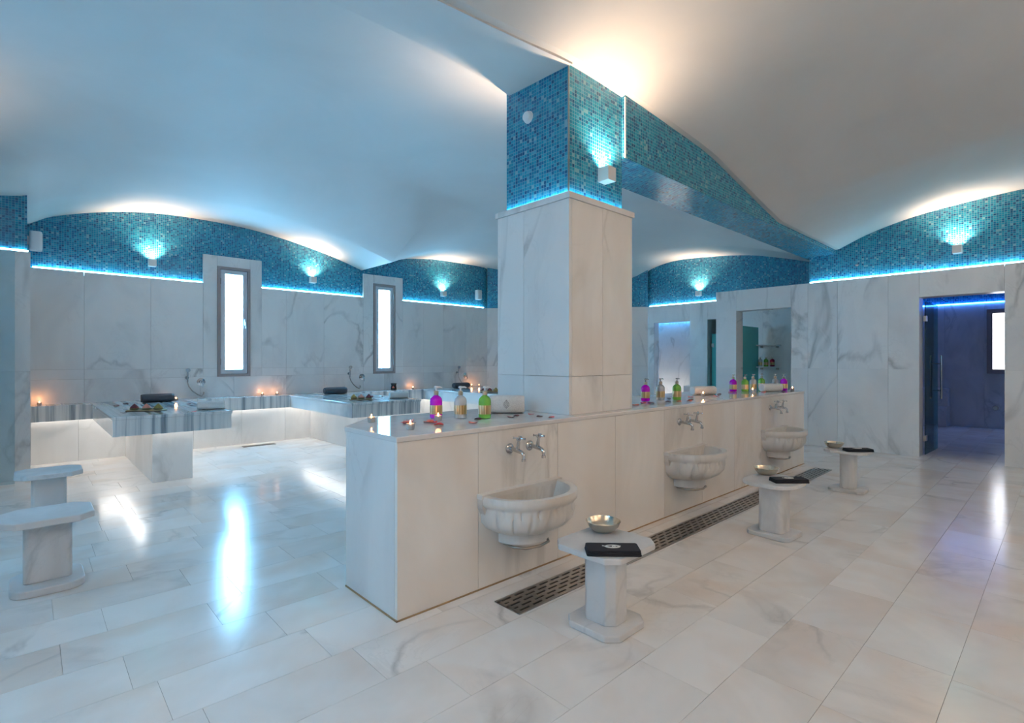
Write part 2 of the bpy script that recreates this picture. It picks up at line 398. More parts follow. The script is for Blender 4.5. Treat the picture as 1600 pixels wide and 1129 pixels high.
# ------------------------------------------------------------------ wall cladding helpers
def panel_mesh(axis, face, back, a0, a1, z0, z1, g=0.0012):
    b = MB()
    if axis == 'y': b.box(a0 + g, a1 - g, min(face, back), max(face, back), z0 + g, z1 - g)
    else: b.box(min(face, back), max(face, back), a0 + g, a1 - g, z0 + g, z1 - g)
    return b
def clad(parent, axis, face, back, cells, mat, name='marble_panel'):
    for (a0, a1, z0, z1) in cells:
        ob(name, panel_mesh(axis, face, back, a0, a1, z0, z1).mesh(name, mat), parent)
def cells(abr, zbr, holes=()):
    out = []
    for a0, a1 in zip(abr, abr[1:]):
        for z0, z1 in zip(zbr, zbr[1:]):
            am = (a0 + a1) / 2; zm = (z0 + z1) / 2
            if any(h[0] < am < h[1] and h[2] < zm < h[3] for h in holes): continue
            out.append((a0, a1, z0, z1))
    return out
def strip(b, pts, z0, z1, zfun=None, n=1, flip=False):
    """mosaic band along a plan polyline with uv in metres"""
    s = 0.0
    for (xa, ya), (xb, yb) in zip(pts, pts[1:]):
        L = math.hypot(xb - xa, yb - ya)
        for k in range(n):
            t0, t1 = k / n, (k + 1) / n
            p0 = (xa + (xb - xa) * t0, ya + (yb - ya) * t0); p1 = (xa + (xb - xa) * t1, ya + (yb - ya) * t1)
            h0 = zfun(*p0) if zfun else z1; h1 = zfun(*p1) if zfun else z1
            q = [(p0[0], p0[1], z0), (p1[0], p1[1], z0), (p1[0], p1[1], h1), (p0[0], p0[1], h0)]
            uv = [(s + L * t0, z0), (s + L * t1, z0), (s + L * t1, h1), (s + L * t0, h0)]
            if flip: q.reverse(); uv.reverse()
            b.quad_uv(q, uv)
        s += L
    return b

# ------------------------------------------------------------------ floor with its slabs
floor_ = struct('floor', MB().box(UL - .2, 15.2, VN - .2, 9.9, -0.14, -0.004).mesh('floor_bed', 'floor_grout'), 'polished white and cream marble floor slabs', 'floor')
TW, TL = 0.338, 0.64
tile_me = MB().box(0.0009, TL - 0.0009, 0.0009, TW - 0.0009, -0.012, 0.0).mesh('floor_slab', 'marble_floor')
fx, fy = cos(TH), sin(TH)
allt = []
r0 = int((VN - 2.04) / TW) - 1
for r in range(r0, int((9.6 - 2.04) / TW) + 1):
    y0 = 2.04 + r * TW; random.seed(500 + r); off = random.uniform(0, TL)
    n0 = int((UL - off) / TL) - 1
    for k in range(n0, int((15 - off) / TL) + 1):
        x0 = off + k * TL; x = x0 + TL / 2; y = y0 + TW / 2
        if x > 10.9 and y > 3: continue
        d = x * fx + y * fy; lat = x * fy - y * fx
        vis = d > 0.8 and abs(lat) < d * 1.02 + 0.3
        hidden = (1.5 < x0 and x0 + TL < 7.7 and 2.5 < y0 and y0 + TW < 3.4)
        allt.append((0 if vis and not hidden else 1, d, x0, y0))
allt.sort()
for t in allt[:300]: ob('floor_slab', tile_me, floor_, (t[2], t[3], 0))
rb = MB()
for t in allt[300:]: rb.box(t[2] + .0009, t[2] + TL - .0009, t[3] + .0009, t[3] + TW - .0009, -0.012, 0.0)
rest = ob('distant_floor_slabs', rb.mesh('distant_floor_slabs', 'marble_floor'), floor_); rest['kind'] = 'stuff'

# ------------------------------------------------------------------ window wall
W1 = (2.30, 2.81); W2 = (5.15, 5.65)            # windows
J1 = (2.09, 3.00); J2 = (4.93, 5.84)            # raised marble surrounds
wb = MB(); wb.box(-0.2, 11.2, 9.79, 9.95, 0, 3.9)
for q in ((0.0, W1[0]), (W1[1], W2[0]), (W2[1], 8.2)): wb.box(q[0], q[1], 9.731, 9.79, 0, 2.63)
for q in (W1, W2): wb.box(q[0], q[1], 9.731, 9.79, 0, 1.13)
wall_back = struct('wall_back', wb.mesh('wall_back', 'grout'), 'long marble window wall with blue mosaic frieze', 'wall')
pa = [0.0, 0.58, 1.38, 2.09, 2.30, 2.81, 3.00, 3.42, 4.12, 4.93, 5.15, 5.65, 5.84, 6.36, 6.90, 7.55, 8.22]
low = [0.0, 0.58, 1.38, 2.05, 2.55, 3.42, 4.12, 4.93, 5.40, 6.36, 6.90, 7.55, 8.22]
clad(wall_back, 'y', VB, 9.73, cells(low, [0.60, 1.13]), 'marble')
holes = [(W1[0], W1[1], 1.13, 2.98), (W2[0], W2[1], 1.13, 2.98)]
clad(wall_back, 'y', VB, 9.73, cells([a for a in pa if a not in (2.30, 2.81, 5.15, 5.65)][:0] or pa, [1.13, 1.27], holes), 'marble')
for a0, a1 in zip(pa, pa[1:]):
    inj = any(j[0] <= (a0 + a1) / 2 <= j[1] for j in (J1, J2))
    if (a0, a1) in (W1, W2): clad(wall_back, 'y', VB, 9.73, [(a0, a1, 2.98, 3.155)], 'marble')
    else: clad(wall_back, 'y', VB, 9.73, [(a0, a1, 1.27, 3.155 if inj else ZT)], 'marble')
fz = MB(); strip(fz, [(-0.05, 9.78), (8.26, 9.78)], 2.55, 0, lambda x, y: A_b(x) + 0.06, 120, True)
ob('mosaic_frieze', fz.mesh('mosaic_frieze', 'mosaic'), wall_back)
for a0, a1 in ((0.03, 2.08), (3.01, 4.92), (5.85, 8.12)):
    ob('led_strip', MB().box(a0, a1, 9.740, 9.752, 2.637, 2.702).mesh('led_strip', 'led_cyan'), wall_back)

def window(n, u0, u1, hinge_left, label, pane='pane'):
    z0, z1 = 1.13, 2.98; b = MB(); f = 0.045
    for q in ((u0, u1, z0, z0 + f), (u0, u1, z1 - f, z1), (u0, u0 + f, z0 + f, z1 - f), (u1 - f, u1, z0 + f, z1 - f)): b.box(q[0], q[1], 9.675, 9.78, q[2], q[3])
    o = struct('window_%d' % n, b.mesh('window_frame', 'frame', bevel=0.004), label, 'window')
    s = MB(); g = f + 0.005; k = 0.07
    a0, a1, c0, c1 = u0 + g, u1 - g, z0 + g, z1 - g
    for q in ((a0, a1, c0, c0 + k), (a0, a1, c1 - k, c1), (a0, a0 + k, c0 + k, c1 - k), (a1 - k, a1, c0 + k, c1 - k)): s.box(q[0], q[1], 9.69, 9.77, q[2], q[3])
    sa = ob('sash', s.mesh('sash', 'sash', bevel=0.006), o)
    ob('pane', MB().box(a0 + k, a1 - k, 9.735, 9.745, c0 + k, c1 - k).mesh('pane', pane), sa)
    hx = u0 + f if hinge_left else u1 - f; kx = u1 - f - 0.04 if hinge_left else u0 + f + 0.04
    for z in (z0 + 0.25, z1 - 0.25): ob('hinge', MB().lathe([(0.009, z - 0.05), (0.009, z + 0.05)], 10, hx, 9.672).mesh('hinge', 'frame'), o)
    zc = (z0 + z1) / 2
    h = MB().box(kx - 0.012, kx + 0.012, 9.66, 9.69, zc - 0.05, zc + 0.05); h.tube([(kx, 9.665, zc), (kx, 9.64, zc), (kx, 9.635, zc - 0.10)], 0.008)
    ob('handle', h.mesh('handle', 'sash'), sa)
    return o
window(1, *W1, True, 'tall narrow window nearest the left wall, bronze frame and glowing pane')
window(2, *W2, False, 'tall narrow window right of the long middle bench, bronze frame')

# cut corner wall
dx, dy = CB[0] - CA[0], CB[1] - CA[1]; L = math.hypot(dx, dy); ang = atan2(dy, dx)
wc = struct('wall_corner', MB().box(0, L, 0.06, 0.2, 0, 3.9).mesh('wall_corner', 'grout'), 'angled corner wall behind the pillar', 'wall'); wc.location = (CA[0], CA[1], 0); wc.rotation_euler = (0, 0, ang)
# local +Y points away from the room for this direction
for a0, a1 in zip([0.0, .55, 1.2, 1.9, 2.6, 3.3], [.55, 1.2, 1.9, 2.6, 3.3, L]):
    for z0, z1 in ((0, 1.27), (1.27, ZT)): ob('marble_panel', panel_mesh('y', 0.0, 0.06, a0, a1, z0, z1).mesh('marble_panel', 'marble'), wc)
fz = MB(); strip(fz, [(0, 0.015), (L, 0.015)], ZT - 0.002, 3.85, None, 1, True); ob('mosaic_frieze', fz.mesh('mosaic_frieze', 'mosaic'), wc)

# ------------------------------------------------------------------ right wall with partition and door opening
D0, D1, DZ = 0.58, 1.48, 2.32; N0, N1, NZ = 3.21, 4.14, 2.305
ra = [VN, -1.9, -1.2, -0.6, 0.0, D0, D1, 1.85, 2.52, 2.95, N0, N1, 4.52]
holes = [(D0, D1, -1, DZ), (N0, N1, -1, NZ)]
core = MB()
for c in cells(ra, [0, 1.27, NZ, DZ, ZT - 0.03], holes): core.box(UR + 0.03, 9.73, c[0], c[1], c[2], c[3])
wall_right = struct('wall_right', core.mesh('wall_right', 'marble'), 'right marble wall with the dark doorway and lit mosaic frieze', 'wall')
rc = []
for a0, a1 in zip(ra, ra[1:]):
    if (a0, a1) == (D0, D1): rc.append((a0, a1, DZ, ZT))
    elif (a0, a1) == (N0, N1): rc.append((a0, a1, NZ, ZT))
    else: rc += [(a0, a1, 0, 1.27), (a0, a1, 1.27, ZT)]
clad(wall_right, 'x', UR, UR + 0.035, rc, 'marble')
core2 = MB().box(9.54, 10.86, 2.40, 2.94, ZT - 0.03, 3.4); core2.box(9.54, 9.8, VN, 2.42, ZT - 0.03, 4.0)
ob('frieze_backing', core2.mesh('frieze_backing', 'grout'), wall_right)
fz = MB(); strip(fz, [(9.53, 2.95), (9.53, VN)], 2.55, 0, lambda x, y: A_n(y) + 0.06, 80, True); strip(fz, [(10.86, 2.95), (9.53, 2.95)], 2.55, 3.4)
ob('mosaic_frieze', fz.mesh('mosaic_frieze', 'mosaic'), wall_right)
ob('led_strip', MB().box(9.490, 9.502, VN + .05, 2.93, 2.652, 2.702).mesh('led_strip', 'led_cyan'), wall_right)

# recessed wall behind the partition, with two doorways
Q = [2.95, 3.55, 4.2, 4.75, 5.36, 5.77, 6.68, 6.84]
holes = [(4.75, 5.36, -1, 2.30), (5.77, 6.68, -1, 2.29)]
core = MB()
for c in cells(Q, [0, 2.29, ZT - 0.03], holes): core.box(UC + 0.03, 11.02, c[0], c[1], c[2], c[3])
wall_recess = struct('wall_recess', core.mesh('wall_recess', 'marble'), 'recessed marble wall behind the partition with two doorways', 'wall')
rc = []
for a0, a1 in zip(Q, Q[1:]):
    if (a0, a1) in ((4.75, 5.36), (5.77, 6.68)): rc.append((a0, a1, 2.29, ZT))
    else: rc += [(a0, a1, 0, 1.27), (a0, a1, 1.27, ZT)]
clad(wall_recess, 'x', UC, UC + 0.035, rc, 'marble')
ob('frieze_backing', MB().box(10.89, 11.05, 2.9, 7.0, ZT - 0.03, 3.9).mesh('frieze_backing', 'grout'), wall_recess)
fz = MB(); strip(fz, [(10.88, 7.0), (10.88, 2.95)], 2.55, 0, lambda x, y: A_r(y) + 0.06, 60, True); ob('mosaic_frieze', fz.mesh('mosaic_frieze', 'mosaic'), wall_recess)
ob('led_strip', MB().box(10.840, 10.852, 4.55, 6.82, 2.652, 2.702).mesh('led_strip', 'led_cyan'), wall_recess)

# left side: pier, short return and the wall out of view
wl = MB().box(-1.45, UL, VN - .1, 8.0, 0, 4.2); wl.box(-1.45, -0.03, 8.39, 9.9, 0, 3.9)
wall_left = struct('wall_left', wl.mesh('wall_left', 'plaster'), 'left wall pier clad in marble below a mosaic frieze', 'wall')
clad(wall_left, 'y', 8.36, 8.39, [(-0.27, 0.01, 0, 1.27), (-0.27, 0.01, 1.27, ZT)], 'marble')
clad(wall_left, 'y', 8.25, 8.39, [(-1.25, -0.27, 0, 1.27), (-1.25, -0.27, 1.27, ZT)], 'marble')
clad(wall_left, 'x', 0.01, -0.03, [(8.39, 9.0, 0, 1.27), (8.39, 9.0, 1.27, ZT), (9.0, 9.7, 0, 1.27), (9.0, 9.7, 1.27, ZT)], 'marble')
clad(wall_left, 'x', UL + 0.03, UL, [(a, a + 1.0, z0, z1) for a in (-2.7, -1.7, -.7, .3, 1.3, 2.3, 3.3, 4.3, 5.3, 6.3, 7.25) for z0, z1 in ((0, 1.27), (1.27, ZT))], 'marble')
fz = MB(); strip(fz, [(-1.25, 8.38), (-0.02, 8.38)], ZT - .02, 3.40, None, 1); strip(fz, [(-0.02, 8.38), (-0.02, 9.78)], ZT - .02, 3.5, None, 1)
strip(fz, [(UL + .005, VN), (UL + .005, 8.3)], ZT - .02, 3.6, None, 1, True)
ob('mosaic_frieze', fz.mesh('mosaic_frieze', 'mosaic'), wall_left)
lb = MB().box(-1.2, -0.01, 8.362, 8.376, ZT - .01, ZT + 0.02)
ob('led_strip', lb.mesh('led_strip', 'led_cyan'), wall_left)
for n_, v0, lab in ((4, 1.9, 'assumed unseen tall narrow window in the left wall, nearer the camera'), (5, 4.9, 'assumed unseen tall narrow window in the left wall, farther from the camera')):  # unseen windows, assumed from the blue light on left-facing surfaces, added for that light
    o = window(n_, v0, v0 + 0.51, True, lab, 'pane_assumed'); o.location = (9.70 + UL + 0.09, 0, 0); o.rotation_euler = (0, 0, pi / 2)
wn = struct('wall_near', MB().box(UL - .2, 9.8, VN - .2, VN, 0, 4.2).mesh('wall_near', 'marble'), 'marble wall on the near side of the room', 'wall')

# ------------------------------------------------------------------ pillar and beam
pc = MB().box(PX0 + .03, PX1 - .03, PY0 + .03, PY1 - .03, CZ + .0005, ZT - .06)
pillar = struct('pillar', pc.mesh('pillar', 'grout'), 'square marble pillar with blue mosaic head standing in the wash counter', 'pillar')
for z0, z1 in ((0.99, 1.28), (1.28, 2.62)):
    for a0, a1 in ((PY0, 3.04), (3.04, PY1)):
        ob('marble_panel', panel_mesh('x', PX0, PX0 + .03, a0, a1, z0, z1, .0015).mesh('marble_panel', 'marble'), pillar)
        ob('marble_panel', panel_mesh('x', PX1 - .03, PX1, a0, a1, z0, z1, .0015).mesh('marble_panel', 'marble'), pillar)
    for a0, a1 in ((PX0 + .03, 3.37), (3.37, PX1 - .03)):
        ob('marble_panel', panel_mesh('y', PY0, PY0 + .03, a0, a1, z0, z1, .0015).mesh('marble_panel', 'marble_counter'), pillar)
        ob('marble_panel', panel_mesh('y', PY1 - .03, PY1, a0, a1, z0, z1, .0015).mesh('marble_panel', 'marble'), pillar)
lip = MB(); e = 0.015
for q in ((PX0 - e, PX1 + e, PY0 - e, PY0 + .02), (PX0 - e, PX1 + e, PY1 - .02, PY1 + e), (PX0 - e, PX0 + .02, PY0 + .02, PY1 - .02), (PX1 - .02, PX1 + e, PY0 + .02, PY1 - .02)): lip.box(*q, 2.62, 2.665)
ob('ledge', lip.mesh('ledge', 'marble'), pillar)
ob('ledge_bed', MB().box(PX0 + .02, PX1 - .02, PY0 + .02, PY1 - .02, 2.62, 2.63).mesh('ledge_bed', 'grout'), pillar)
mx0, mx1, my0, my1 = PX0 + .05, PX1 - .08, PY0 + .05, PY1 - .06
fz = MB(); strip(fz, [(mx0, my1), (mx0, my0), (mx1, my0), (mx1, my1), (mx0, my1)], 2.63, 4.1)
ob('mosaic_head', fz.mesh('mosaic_head', 'mosaic'), pillar)
led = MB()
for q in ((mx0 - .025, mx1 + .025, my0 - .025, my0 - .012), (mx0 - .025, mx1 + .025, my1 + .012, my1 + .025), (mx0 - .025, mx0 - .012, my0 - .012, my1 + .012), (mx1 + .012, mx1 + .025, my0 - .012, my1 + .012)): led.box(*q, 2.635, 2.682)
ob('led_strip', led.mesh('led_strip', 'led_cyan'), pillar)
ob('corner_bead', MB().box(mx0 - .004, mx0 + .004, my0 - .004, my0 + .004, 2.65, 3.66).mesh('corner_bead', 'steel'), pillar)

BY0, BY1, BZ = 2.565, 3.03, 3.118
bm_ = MB(); s0 = 3.70
bm_.quad_uv([(s0, BY0, BZ), (9.6, BY0, BZ), (9.6, BY0, 4.0), (s0, BY0, 4.0)], [(s0, BZ), (9.6, BZ), (9.6, 4.0), (s0, 4.0)])
bm_.quad_uv([(s0, BY0, BZ), (s0, BY1, BZ), (10.9, BY1, BZ), (10.9, BY0, BZ)], [(s0, 0), (s0, BY1 - BY0), (10.9, BY1 - BY0), (10.9, 0)])
bm_.quad_uv([(s0, BY1, BZ), (s0, BY1, 4.0), (10.9, BY1, 4.0), (10.9, BY1, BZ)], [(s0, BZ), (s0, 4.0), (10.9, 4.0), (10.9, BZ)])
bm_.quad_uv([(s0, BY0, BZ), (s0, BY0, 4.0), (s0, BY1, 4.0), (s0, BY1, BZ)], [(0, BZ), (0, 4.0), (BY1 - BY0, 4.0), (BY1 - BY0, BZ)])
beam = struct('ceiling_beam', bm_.mesh('ceiling_beam', 'mosaic'), 'blue mosaic ceiling beam from the pillar to the right wall', 'beam')
ob('edge_bead', MB().box(s0 - .006, s0 + .006, BY0 - .006, BY0 + .006, BZ, 3.635).mesh('edge_bead', 'white_plastic'), beam)

# ------------------------------------------------------------------ rooms behind the openings
# dim blue room behind the right door
fr = MB(); fr.box(14.60, 14.8, -2.0, 3.0, 0, 3.2); fr.box(9.73, 14.8, 2.75, 2.95, 0, 2.9); fr.box(9.73, 14.8, -2.2, -2.0, 0, 3.2); fr.box(9.73, 14.8, -2.2, 2.95, 3.0, 3.2)
room_b = struct('wall_side_room', fr.mesh('wall_side_room', 'marble_grey'), 'dark blue lit room seen through the right doorway', 'room')
for a0, a1 in zip([-2, -1.2, -.4, .35, 1.2, 1.85, 2.75], [-1.2, -.4, .35, 1.2, 1.85, 2.75]):
    ob('marble_panel', panel_mesh('x', 14.58, 14.62, a0, a1, 0, 2.60).mesh('marble_panel', 'marble_grey'), room_b)
fz = MB(); strip(fz, [(14.59, 2.75), (14.59, -2.0)], 2.60, 3.0, None, 1, True); ob('mosaic_frieze', fz.mesh('mosaic_frieze', 'mosaic'), room_b)
ob('led_strip', MB().box(14.555, 14.575, -2.0, 2.7, 2.60, 2.62).mesh('led_strip', 'led_blue'), room_b)
b = MB().box(14.15, 14.58, 1.75, 2.75, 0, 0.42); b.box(14.30, 14.58, 1.75, 2.75, 0.42, 0.80)
ob('stepped_seat', b.mesh('stepped_seat', 'marble_grey', bevel=0.01), room_b)
wf = MB(); z0, z1, a0, a1, f = 1.13, 2.46, 0.60, 1.16, 0.09
for q in ((a0, a1, z0, z0 + f), (a0, a1, z1 - f, z1), (a0, a0 + f, z0 + f, z1 - f), (a1 - f, a1, z0 + f, z1 - f)): wf.box(14.52, 14.60, *q)
win3 = struct('window_3', wf.mesh('window_frame', 'frame', bevel=.005), 'brown framed window inside the dark blue side room', 'window')
ob('pane', MB().box(14.56, 14.57, a0 + f, a1 - f, z0 + f, z1 - f).mesh('pane', 'pane_far'), win3)
ob('bell_push', MB().lathe([(0.05, 0), (0.05, .015), (.03, .02)], 16).mesh('bell_push', 'steel'), room_b, (14.58, 1.03, 0.42)).rotation_euler = (0, -pi / 2, 0)
# steam room behind the left doorway of the recess
sr = MB(); sr.box(12.9, 13.1, 4.6, 8.2, 0, 2.9); sr.box(11.02, 13.1, 5.42, 5.5, 0, 2.7); sr.box(11.02, 13.1, 8.0, 8.2, 0, 2.7); sr.box(11.02, 13.1, 4.6, 8.2, 2.6, 2.7); sr.box(11.02, 13.1, 4.6, 8.2, -.1, 0.0)
room_s = struct('wall_steam_room', sr.mesh('wall_steam_room', 'marble_white'), 'pale steam room glowing through the left doorway', 'room')
ob('bench', MB().box(12.3, 12.9, 5.5, 6.75, 0.45, 0.75).mesh('bench', 'marble_white', bevel=.01), room_s)
ob('led_strip', MB().box(12.36, 12.40, 5.5, 8.0, 0.40, 0.44).mesh('led_strip', 'led_steam'), room_s)
ob('led_strip', MB().box(12.84, 12.88, 5.5, 8.0, 2.5, 2.53).mesh('led_strip', 'led_azure'), room_s)
# shower cubicle behind the second doorway
sc_ = MB(); sc_.box(12.2, 12.3, 3.9, 5.44, 0, 2.7); sc_.box(11.02, 12.3, 3.9, 4.0, 0, 2.7); sc_.box(11.02, 12.3, 3.9, 5.44, 2.6, 2.7)
struct('wall_cubicle', sc_.mesh('wall_cubicle', 'marble'), 'shower cubicle behind the narrow teal glass door', 'room')

def glass_leaf(name, label, loc, rz, wdt, hgt, mat, hinges=True, handle=False):
    o = struct(name, MB().box(0.02, wdt, -.005, .005, 0.01, hgt).mesh('glass_leaf', mat), label, 'door'); o.location = loc; o.rotation_euler = (0, 0, rz)
    if hinges:
        for z in (0.25, hgt - 0.25): ob('hinge', MB().box(-.01, 0.07, -.02, .02, z - .04, z + .04).mesh('hinge', 'steel', bevel=.004), o)
    if handle:
        for s in (-1, 1):
            y = s * 0.07; h = MB().tube([(wdt - .12, y, 0.80), (wdt - .12, y, 1.48)], 0.016, 10)
            for z in (0.93, 1.35): h.tube([(wdt - .12, 0, z), (wdt - .12, y, z)], 0.010, 8)
            ob('bar_handle', h.mesh('bar_handle', 'chrome', smooth=True, angle=.7), o)
    return o
glass_leaf('door_1', 'open frameless glass door with steel bar handles at the dark doorway', (9.68, 1.45, 0), -0.035, 0.86, 2.27, 'glass_door', True, True)
glass_leaf('door_2', 'narrow teal glass door left of the partition', (10.93, 5.34, 0), -pi / 2, 0.58, 1.98, 'glass_teal', True)
glass_leaf('door_3', 'wide teal glass door leaf seen through the partition opening', (9.78, 4.23, 0), 0.0, 0.88, 2.06, 'glass_teal', True)
glass_leaf('door_4', 'clear glass screen standing against the far left pier', (-0.10, 8.10, 0), pi, 0.95, 3.10, 'glass_clear', False)

# ------------------------------------------------------------------ wash counter
CX0, CX1, CY0, CY1, CZ = 1.44, 7.70, 2.45, 3.42, 0.99
CPOLY = [(CX0, CY0), (CX1, CY0), (CX1, CY1), (1.78, CY1), (CX0, 3.06)]
ins = [(CX0 + .025, CY0 + .025), (CX1 - .025, CY0 + .025), (CX1 - .025, CY1 - .025), (1.79, CY1 - .025), (CX0 + .025, 3.05)]
counter = thing('wash_counter', 'long white marble wash counter running through the middle of the room', 'counter', (0, 0, 0))
ob('core', MB().prism(ins, 0, CZ - .03).mesh('core', 'grout'), counter)
cb = [CX0, 2.00, 2.72, 3.40, 4.13, 4.83, 5.55, 6.27, 6.97, CX1]
for a0, a1 in zip(cb, cb[1:]): ob('front_panel', panel_mesh('y', CY0, CY0 + .025, a0, a1, 0, CZ - .03, .0015).mesh('front_panel', 'marble_counter'), counter)
ob('end_panel', panel_mesh('x', CX0, CX0 + .025, CY0 + .025, 3.06, 0, CZ - .03, .0005).mesh('end_panel', 'marble'), counter)
ob('end_panel', panel_mesh('x', CX1 - .025, CX1, CY0 + .025, CY1, 0, CZ - .03, .0005).mesh('end_panel', 'marble'), counter)
def ccw_off(poly, d):
    c = [sum(p[0] for p in poly) / len(poly), sum(p[1] for p in poly) / len(poly)]
    return [(x + (d if x > c[0] else -d), y + (d if y > c[1] else -d)) for x, y in poly]
sl = MB().box(CX0 - .006, CX1, CY0 - .006, CY0 + .002, 0, .008); sl.box(CX0 - .006, CX0 + .002, CY0 - .006, 3.06, 0, .008)
ob('sealant_line', sl.mesh('sealant_line', 'sealant'), counter)
top = MB(); ov = ccw_off(CPOLY, 0.008)
ob('counter_top', top.prism(ov, CZ - .03, CZ).mesh('counter_top', 'marble_top', bevel=.006), counter)

# ------------------------------------------------------------------ wall basins
def basin_mesh():
    RX, RY = 0.35, 0.365; b = MB()
    prof = [(.88, .575), (.93, .582), (1.0, .578), (1.01, .555), (1.0, .525), (.965, .515), (.95, .50), (.965, .46), (.93, .41), (.82, .365), (.66, .335), (.56, .325)]
    inner = [(.88, .575), (.84, .52), (.76, .45), (.55, .40), (.0, .385)]
    seg = 128
    def ring(k, z, gad):
        out = []
        for i in range(seg + 1):
            a = pi * i / seg
            g = 0
            if gad:
                ph = (a * 9 / pi + ((z - .44) * 16) ** 2 * .75 * (1 if a < pi / 2 else -1)); g = -0.07 * (1 - abs(sin(pi * ph))) ** 5 * gad
            kk = k * (1 + g)
            cx = cos(a); sy = sin(a)
            out.append((RX * kk * (abs(cx) ** .9) * (1 if cx > 0 else -1), -RY * kk * sy ** .85 if sy > 0 else 0, z))
        return out
    rows = [ring(k, z, 1 if .37 <= z <= .50 else (0.5 if .33 < z < .37 else 0)) for k, z in prof]
    rin = [ring(k, z, 0) for k, z in inner]
    rows = rin[::-1] + rows[1:]
    vs = [p for r in rows for p in r]; n = seg + 1
    fs = [(j * n + i, j * n + i + 1, (j + 1) * n + i + 1, (j + 1) * n + i) for j in range(len(rows) - 1) for i in range(seg)]
    b.add(vs, fs)
    return b
bowl_me = basin_mesh().mesh('bowl', 'marble_basin', smooth=True, angle=0.9)
bp = MB()
prf = [(-.355, .575), (.355, .575), (.355, .505), (.30, .40), (.20, .33), (-.20, .33), (-.30, .40), (-.355, .505)]
bp.add([(x, 0.0, z) for x, z in prf] + [(x, -0.045, z) for x, z in prf], [tuple(range(7, -1, -1)), tuple(range(8, 16))] + [(i, (i + 1) % 8, 8 + (i + 1) % 8, 8 + i) for i in range(8)])
bp.add([(x, 0, z) for x, z in ((-.36, .588), (.36, .588), (.36, .56), (-.36, .56))] + [(x, -.05, z) for x, z in ((-.36, .588), (.36, .588), (.36, .56), (-.36, .56))], [(0, 1, 2, 3), (7, 6, 5, 4), (0, 4, 5, 1), (1, 5, 6, 2), (2, 6, 7, 3), (3, 7, 4, 0)])
back_me = bp.mesh('back_plate', 'marble_basin')
ft = MB(); sg = 20; ring = [(0.19 * cos(pi * i / sg), -0.19 * sin(pi * i / sg)) for i in range(sg + 1)]
ft.prism([(x, y) for x, y in ring][::-1], .255, .345)
foot_me = ft.mesh('foot', 'marble_basin', bevel=.008)
ringm = MB().tube([(-.15, -.01, .245), (-.15, -.10, .24), (-.10, -.165, .238), (0, -.185, .236), (.10, -.165, .236), (.15, -.10, .238), (.15, -.01, .245)], .009, 8).mesh('drain_hoop', 'steel', smooth=True)
bolt_me = MB().lathe([(.016, 0), (.016, .006), (.010, .012)], 12).mesh('bolt', 'steel')
BU = (2.35, 4.48, 6.61)
names = ['carved half round marble basin nearest the camera on the wash counter', 'carved half round marble basin in the middle of the wash counter', 'carved half round marble basin at the far end of the wash counter']
for u, nm in zip(BU, names):
    t = thing('wall_basin', nm, 'basin', (u, CY0, 0), 0, 'marble basins on the wash counter')
    ob('bowl', bowl_me, t); bk = ob('back_plate', back_me, t); ob('foot', foot_me, t); ob('drain_hoop', ringm, t)
    for s in (-.325, .325): ob('bolt', bolt_me, bk, (s, -.045, .535)).rotation_euler = (pi / 2, 0, 0)

# taps
def tap_parts():
    ros = MB().lathe([(.034, 0), (.034, .005), (.026, .012), (.014, .016)], 20); ro = ros.mesh('rosette', 'chrome', smooth=True, angle=.6)
    body = MB().tube([(0, 0, 0), (0, -.03, 0), (0, -.075, -.004), (0, -.115, -.012), (0, -.128, -.025), (0, -.130, -.055)], [.012, .013, .015, .012, .011, .010], 12)
    body.tube([(0, -.130, -.050), (0, -.130, -.066)], .014, 12)
    body.tube([(0, -.075, 0), (0, -.080, .03), (0, -.086, .062)], [.014, .011, .009], 12)
    bo = body.mesh('body', 'chrome', smooth=True, angle=.8)
    h = MB(); c = Vector((0, -.089, .074))
    h.tube([c - Vector((0, 0, .014)), c + Vector((0, -.002, .016))], [.010, .008], 10)
    for k in range(4):
        a = pi / 2 * k + .5; d = Vector((cos(a), sin(a), .05 * sin(a))); h.tube([c, c + d * .030, c + d * .040], [.006, .0055, .008], 8)
    return ro, bo, h.mesh('cross_handle', 'chrome', smooth=True, angle=.8)
tap = tap_parts()
for bi, u in enumerate(BU):
    wh = ('basin nearest the camera', 'middle basin', 'basin farthest from the camera')[bi]
    for s, side in ((-.09, 'left'), (.09, 'right')):
        t = thing('tap', '%s chrome cross handle tap above the %s' % (side, wh), 'tap', (u + s, CY0, .835), 0, 'chrome taps')
        ob('rosette', tap[0], t).rotation_euler = (pi / 2, 0, 0); bo = ob('body', tap[1], t); ob('cross_handle', tap[2], bo)

# floor grating
gx0, gx1, gy0, gy1 = 1.975, 7.5, 2.06, 2.27
g = thing('floor_grate', 'long slotted steel drain grate along the foot of the wash counter', 'grate', (0, 0, 0))
ob('slot_shade', MB().box(gx0, gx1, gy0, gy1, -.003, .001).mesh('slot_shade', 'dark'), g)  # flat dark sheet on the floor, painted shade seen through the slots
gb = MB(); rows = 5; bw = (gy1 - gy0) / (rows * 2 + 1)
for k in range(rows + 1): gb.box(gx0, gx1, gy0 + 2 * k * bw - (.002 if k else 0), gy0 + (2 * k + 1) * bw + (.002 if k < rows else 0), .001, .006)
P = 0.105
for k in range(rows):
    y0 = gy0 + (2 * k + 1) * bw; off = (k % 2) * P / 2; x = gx0 + off - P
    while x < gx1:
        a0, a1 = max(x, gx0), min(x + .030, gx1)
        if a1 > a0: gb.box(a0, a1, y0, y0 + bw, .001, .006)
        x += P
    gb.box(gx0, gx0 + .02, y0, y0 + bw, .001, .006); gb.box(gx1 - .02, gx1, y0, y0 + bw, .001, .006)
